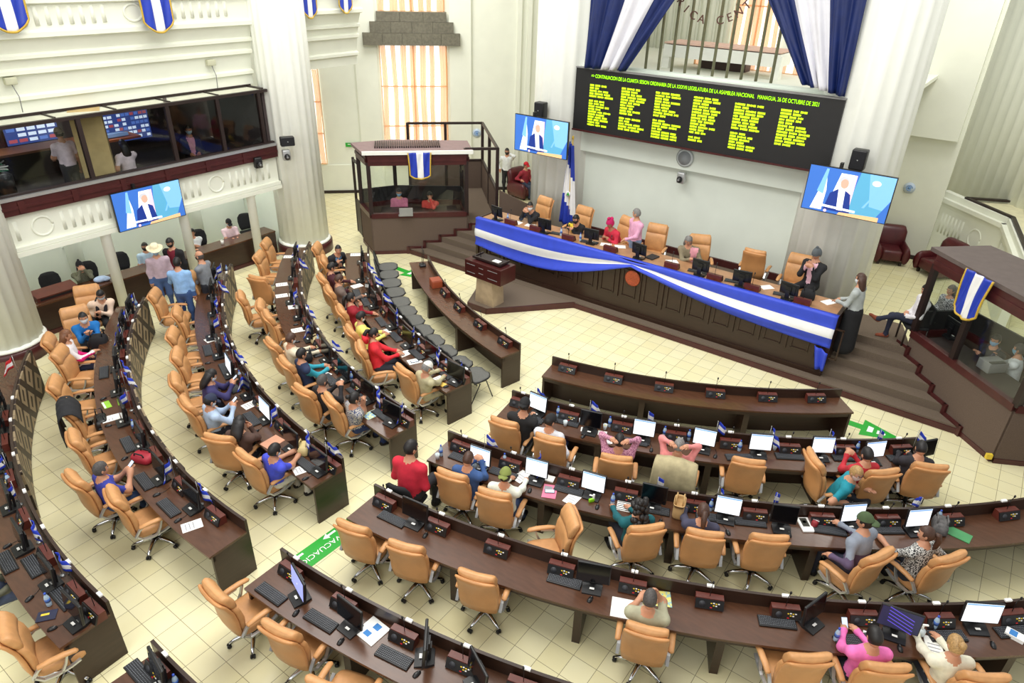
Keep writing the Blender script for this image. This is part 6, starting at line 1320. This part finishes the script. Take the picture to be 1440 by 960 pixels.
# inside the booths
def inbooth(hx, hy, z, a, lab, **k): z = z - .02; p = UZ(hx, hy, z); s_ = -1 if hx < 720 else 1; return person(lab, (p[0] + s_ * .25, p[1] + .25, z - 1.25), a, lean=.08, seat=.52, legs=('tuck', 'tuck'), **k)
inbooth(561, 274, 1.62, D(-45), 'person in pink checked shirt and mask behind the glass of the flag-table booth', arms=('desk2', 'lap'), shirt=(206, 120, 150), mask=(140, 190, 220), nod=.2)
inbooth(606, 278, 1.60, D(-60), 'person in red shirt resting face on hand behind the booth glass', arms=('face', 'lap'), shirt=(206, 66, 60), nod=.5)
inbooth(1322, 408, 1.75, D(-135), 'person with dark grey hair and patterned top in the lounge-side booth', arms=('lap', 'lap'), shirt=(60, 60, 64), pattern=(200, 200, 204), hair='long', hc='dkgrey')
inbooth(1381, 478, 1.62, D(-120), 'person in black jacket and blue mask behind the lounge-side booth glass', arms=('cross', 'cross'), shirt=(30, 30, 36), scarf=(40, 44, 70), mask=(150, 190, 224), nod=.15)
inbooth(1416, 494, 1.60, D(170), 'man in white shirt and blue mask clasping hands in the lounge-side booth', arms=('pray', 'pray'), shirt=(228, 232, 234), mask=(140, 190, 216), nod=.1, hc='dkgrey')
for P, w, lab in ((P1, 'L', 'white-backed phone held by the woman in navy blouse'), (P2, 'L', 'phone held by the man in navy cap'), (P3, 'L', 'phone raised by the man in dark blue shirt'), (P4, 'L', 'phone held by the woman in bright pink')):
    h = hand_at(P, w, .09); phone(lab, (h[0], h[1], h[2] + .02), P['o'].rotation_euler[2], -.7)

# ------------------------------------------------------------------ garments on chairs
def draped(lab, key, i, rgb, name='draped_jacket', low=.55, spread=.06):
    o, a = CH[(key, i)]; t = MB(); G = []
    for v in np.linspace(0, 1, 14):
        row = []
        for u in np.linspace(-1, 1, 25):
            kx = [0, .12, .25, .4, .52, .75, 1]; x = float(np.interp(v, kx, [-.17, -.20, -.30, -.43, -.51, -.52, -.50])) + .025 * math.sin(u * 9) * max(0, v - .5); z = float(np.interp(v, kx, [.98, 1.10, 1.215, 1.215, 1.12, (1.12 + low) / 2, low]))
            row.append((x, u * (.30 + spread * v) * (1 + .0 * u), z - .05 * u * u - .02 * math.sin(u * 11 + v * 4) * v))
        G.append(row)
    t.sheet(G, 0, .015); b_ = t.build(name, cloth(rgb)); b_.location = (o[0], o[1], 0); b_.rotation_euler = (0, 0, a); tag(b_, lab, 'jacket')
draped('khaki jacket draped over the chair of the man in salmon pink', 'R1', 3, (176, 164, 128)); draped('black jacket draped over an empty chair at the fourth gallery-side desk', 'L4', 5, (32, 32, 36), low=.62)
# ------------------------------------------------------------------ black chairs: one more for the man in red, the gallery desk chairs
def taskchair():
    t = thing('task_chair', 'black fabric task chair', 'chair'); mb = MB(); mb.rbox((0, 0, .46), (.46, .46, .09), .04); mb.build('seat', BLKF, t); mb = MB(); R = []
    for z, x, hw in ((.52, -.22, .17), (.60, -.24, .21), (.78, -.26, .23), (.90, -.29, .21), (.97, -.31, .14)): R.append([(x + .03 * math.cos(k) + .04 * (math.sin(k)) ** 2, hw * math.sin(k), z) for k in [2 * PI * q / 16 for q in range(16)]])
    mb.loft(R); mb.build('backrest', BLKF, t); mb = MB(); mb.tube([(0, 0, .08), (0, 0, .42)], .03, 8); mb.build('gas_column', BLK, t)
    for k in range(5): an = 2 * PI * k / 5; mb = MB(); mb.tube([(0, 0, .09), (.27 * math.cos(an), .27 * math.sin(an), .05)], [.025, .018], 6); mb.ell((.28 * math.cos(an), .28 * math.sin(an), .03), (.03, .03, .03), 8, 6); mb.build('base_leg', BLK, t)
    return t
TC = Proto(taskchair()); TC.place((pr[0] - .14, pr[1] - .12, 0), ar, 'black fabric chair under the man in red shirt', 'black task chairs')
for px, py, lab in ((31, 426, 'black chair at the near end of the gallery desk, empty'), (97, 402, 'black chair under the man in black beanie'), (152, 386, 'black chair with pale cloth beside the white post'), (186, 366, 'black chair of the man in pale blue shirt'), (300, 333, 'black chair of the man in pale pink polo'), (347, 300, 'tall black chair in the corner by the gallery column')):
    q = UZ(px, py, 1.0); TC.place((min(max(q[0], -11.0), -10.8), min(q[1], 11.1), 0), D(-10), lab, 'black task chairs')
# long gallery desk
t = thing('gallery_desk', 'long dark wooden desk under the gallery behind white posts', 'desk', (-10.15, 5.2, 0)); mb = MB(); mb.box((0, 0, .735), (.52, 12.0, .04)); mb.build('worktop', WTOP, t); mb = MB(); mb.box((.22, 0, .36), (.05, 12.0, .72)); mb.build('front_panel', WOOD, t); mb = MB(); mb.box((.24, 0, .05), (.06, 12, .1)); mb.build('plinth', MAHOG, t)
q = UZ(80, 410, .85); t = thing('table_lectern', 'brown sloped table lectern on the gallery desk', 'lectern', (-10.22, q[1], .755)); mb = MB(); mb.loft([[(x, -.45, 0), (x, .45, 0), (x, .45, z), (x, -.45, z)] for x, z in ((-.2, .16), (.2, .10))], 0, False); mb.build('body', WRED, t); mb = MB(); mb.box((.205, 0, .05), (.01, .8, .05)); mb.build('control_strip', BLK, t)
q = UZ(148, 394, .85); t = MB(); t.ell((0, 0, .06), (.12, .16, .07), 12, 8); t.ell((.05, .1, .05), (.1, .1, .05), 10, 6); b_ = t.build('folded_cloth', cloth((170, 190, 220))); b_.location = (-10.15, q[1], .755); tag(b_, 'pale blue folded cloth on the gallery desk beside the white post', 'cloth')
q = UZ(318, 343, .8); cup_t = thing('coffee_cup', 'white cup on the gallery desk before the man in pink polo', 'cup', (-10.1, q[1], .755)); mb = MB(); mb.lathe([(.035, 0), (.045, .11), (.042, .11), (.03, .01)], 14); mb.build('cup', PAPER, cup_t); mb = MB(); mb.lathe([(.04, .1), (.001, .101)], 12); mb.build('coffee', mat('coffee', (60, 36, 24), .3), cup_t)
# maroon armchairs
def armchair():
    t = thing('leather_armchair', 'maroon leather armchair', 'armchair'); mb = MB(); mb.rbox((.05, 0, .30), (.72, .56, .32), .07); mb.build('seat_cushion', MAROON, t)
    mb = MB(); mb.loft([[(x + d / 2 * math.copysign(abs(math.cos(k)) ** .6, math.cos(k)), w * math.copysign(abs(math.sin(k)) ** .5, math.sin(k)), z) for k in [2 * PI * q / 20 for q in range(20)]] for z, x, d, w in ((.08, -.36, .2, .40), (.5, -.36, .26, .42), (.85, -.42, .28, .42), (.98, -.47, .22, .36), (1.0, -.48, .1, .3))]); mb.build('backrest', MAROON, t)
    for s in (-1, 1): mb = MB(); mb.loft([[(x, s * .38 + .10 * math.cos(k), z + r * math.sin(k)) for k in [2 * PI * q / 14 for q in range(14)]] for x, z, r in ((-.42, .33, .20), (-.40, .33, .27), (.30, .33, .27), (.40, .32, .24), (.42, .31, .15))]); mb.build('armrest', MAROON, t)
    for x in (-.3, .3):
        for s in (-.3, .3): mb = MB(); mb.box((x, s, .05), (.07, .07, .1)); mb.build('foot', DARKB, t)
    return t
AC = Proto(armchair()); q = UZ(1252, 352, .3); AC.place((q[0], min(q[1], 22.5), 0), D(-70), 'maroon leather armchair against the corridor wall past the television column', 'maroon leather armchairs')
q = UZ(1318, 372, .3); AC.place((q[0], q[1], 0), D(-130), 'maroon leather armchair beside the booth under the parapet', 'maroon leather armchairs')
q = np.array(pq['o'].location); AC.place((q[0], q[1], 0), D(-10), 'maroon leather armchair of the person in red, behind the television column', 'maroon leather armchairs')
q = UZ(1300, 416, ZP + 1.1); t = thing('side_chair', 'dark wooden chair of the man with crossed legs', 'chair', (q[0], q[1] + .05, ZP - .02), D(205)); mb = MB(); mb.rbox((0, 0, .44), (.44, .44, .06), .02); mb.build('seat', BLKF, t); mb = MB(); mb.rbox((-.22, 0, .74), (.04, .42, .36), .02); mb.build('backrest', BLKF, t)
for x in (-.2, .2):
    for s in (-.2, .2): mb = MB(); mb.tube([(x, s, 0), (x, s, .42)], .02, 6); mb.build('leg', DARKB, t)
# ------------------------------------------------------------------ head table things
HM = [(692, 300, 0), (826, 312, 1), (886, 345, 2), (902, 352, -1), (985, 372, 3), (1042, 388, 4), (1108, 408, 5)]
hk = Proto(monitor(('off', (.40, .28))))
for i, (px, py) in enumerate(((691, 300), (765, 315), (832, 329), (894, 353), (984, 374), (1042, 390), (1108, 408))):
    q = UZ(px, py, ZT + .24); hk.place((q[0], min(max(q[1], YT + .22), YT + .6), ZT - .015), PI * 1.5 + .15 * (i % 3 - 1), 'black monitor on the head table, %s counting from the lectern-side steps' % ORD[i + 1], 'head table monitors')
for i, (px, py) in enumerate(((706, 316), (750, 322), (795, 335), (858, 349), (942, 374), (1002, 391), (1052, 408), (1127, 424))):
    q = UZ(px, py, ZT + .07); MIC.place((q[0], YT + .22, ZT - .015), PI * 1.5, 'wooden microphone unit on the head table, %s counting from the lectern-side steps' % ORD[i + 1], 'desk microphone units')
for i, (px, py) in enumerate(((777, 332), (818, 345), (975, 385), (1025, 402), (1095, 421))):
    q = UZ(px, py, ZT + .02); KB.place((q[0], min(max(q[1], YT + .40), YT + .72), ZT - .015), PI * 1.5 + .2, 'black keyboard on the head table, %s counting from the lectern-side steps' % ORD[i + 1], 'computer keyboards')
for i, (px, py, w) in enumerate(((727, 313, 'before the man in white mask'), (746, 317, 'beside the white mask man\'s sheets'), (852, 344, 'before the woman in headscarf'), (872, 347, 'before the standing man'), (945, 368, 'before the woman in khaki'), (1078, 404, 'beside the turned empty chair'), (1165, 425, 'at the end of the table'))):
    q = UZ(px, py, ZT); flat('paper_sheet', 'white sheets on the head table ' + w, 'paper', px, py, None, (.27, .2), [PAPER, INK], 10 * i, .008, z=ZT - .014, group='head table papers')
for i, (px, py, w) in enumerate(((714, 305, 'near the booth-end monitor'), (788, 326, 'beside the second monitor'), (806, 338, 'beside the third monitor'))):
    q = UZ(px, py, ZT + .1); BT.place((q[0], min(max(q[1], YT + .35), YT + .75), ZT - .014), 0, 'blue-capped bottle on the head table ' + w, 'water bottles')
q = UZ(1128, 415, ZT + .1); bag('handbag', 'black handbag on the head table before the woman in black shawl', (q[0] + .08, YT + .55, ZT - .015), .2, (.3, .2, .2), BLKF)
q = UZ(917, 362, ZT); flat('book', 'dark closed folder on the head table before the tall empty chair', 'book', 917, 362, None, (.3, .22), mat('dark cover', (44, 44, 50), .5), 80, .03, z=ZT - .014)
# ------------------------------------------------------------------ control room equipment
def wallmon(lab, y, z, W, H, tiles, x=-12.4):
    t = thing('equipment_screen', lab, 'screen', (x, y, z), PI / 2, 'control room screens'); mb = MB(); mb.box((0, 0, H / 2), (W, .08, H)); mb.build('housing', BLK, t); mb = MB(); mb.box((0, -.042, H / 2), (W - .05, .006, H - .05)); sc = mb.build('screen', mat('panel blue', (56, 76, 140), emit=.8), t)
    mb = MB(); nx, nz = tiles
    for i in range(nx):
        for k in range(nz):
            if random.random() < .85: mb.box(((i + .5) / nx * (W - .1) - (W - .1) / 2, -.047, (k + .5) / nz * (H - .1) + .05), ((W - .1) / nx * .8, .004, (H - .1) / nz * .6), m=random.choice((0, 0, 1, 2)))
    mb.build('tiles', [mat('tile white', (210, 222, 240), emit=1.1), mat('tile blue', (96, 130, 210), emit=.7), mat('tile red', (190, 90, 100), emit=.6)], sc)
for (px, py, W, H, tl, lab) in ((38, 152, 1.15, .28, (3, 2), 'narrow upper screen strip in the control room'), (43, 183, 1.2, .6, (5, 4), 'wide lit screen left of the man in pink'), (152, 165, .5, .85, (3, 7), 'tall screen column beside the tan partition'), (186, 172, .9, .9, (7, 7), 'screen with a grid of white tiles'), (203, 142, .85, .24, (4, 1), 'row of four small screens above the tile grid')):
    p = UX(px, py, -12.4); wallmon(lab, p[1], p[2] - H / 2, W, H, tl)
t = thing('equipment_desk', 'cluttered equipment desk with cables in the control room', 'desk', (-11.6, 5.6, 2.98)); mb = MB(); mb.box((0, 0, .70), (.7, 4.4, .05)); mb.build('worktop', mat('desk brown', (110, 70, 48), .5), t); mb = MB(); mb.box((-.2, 0, .35), (.05, 4.3, .68)); mb.build('back_panel', BLK, t)
t = thing('cable_heap', 'tangle of white and green cables on black equipment', 'cables', (-10.4, 4.9, 2.98)); rs = random.Random(5); mb = MB(); mb.rbox((0, 0, .3), (.5, .9, .6), .05); mb.build('equipment_case', BLK, t)
for k in range(9): mb = MB(); mb.tube([(rs.uniform(-.25, .25), rs.uniform(-.45, .45), .6 + rs.uniform(0, .25)) for _ in range(7)], .014, 5); mb.build('cable', [PAPER, mat('cable green', (60, 150, 110), .5), GREY][k % 3], t)
t = thing('mixing_console', 'lit mixing console on an orange-brown table in the control room', 'console', (-11.5, 8.0, 2.98)); mb = MB(); mb.box((0, 0, .66), (.7, 1.3, .05)); mb.build('table_top', mat('orange table', (176, 96, 56), .5), t); mb = MB(); mb.box((0, 0, .72), (.5, .8, .08), 0, 0, None, -.15); mb.build('control_surface', mat('console blue', (120, 150, 196), emit=.35), t)
# booth equipment
for i, (px, py, lab, zz) in enumerate(((570, 297, 'grey laptop on the counter of the flag-table booth', 1.2), (1396, 512, 'grey machine on the counter of the lounge-side booth', 1.25))):
    p = UZ(px, py, 1.3); t = thing('booth_laptop' if i == 0 else 'booth_printer', lab, 'laptop' if i == 0 else 'printer', (p[0], p[1], 1.19), -PI * .75 if i == 0 else PI * .25); mb = MB(); mb.rbox((0, 0, .02 if i == 0 else .1), (.4, .3, .03 if i == 0 else .2), .015); mb.build('body', GREY, t); mb = MB(); mb.box((-.02, .14 if i == 0 else -.1, .13 if i == 0 else .205), (.38, .02, .24) if i == 0 else (.3, .08, .012)); mb.build('lid', SILV if i == 0 else BLK, t)
for px, py, lab in ((1340, 462, 'dark monitor on the counter of the lounge-side booth'),):
    p = UZ(px, py, 1.4); get_mon('off').place((p[0], p[1], 1.19), PI * 1.25, lab, 'desk monitors')
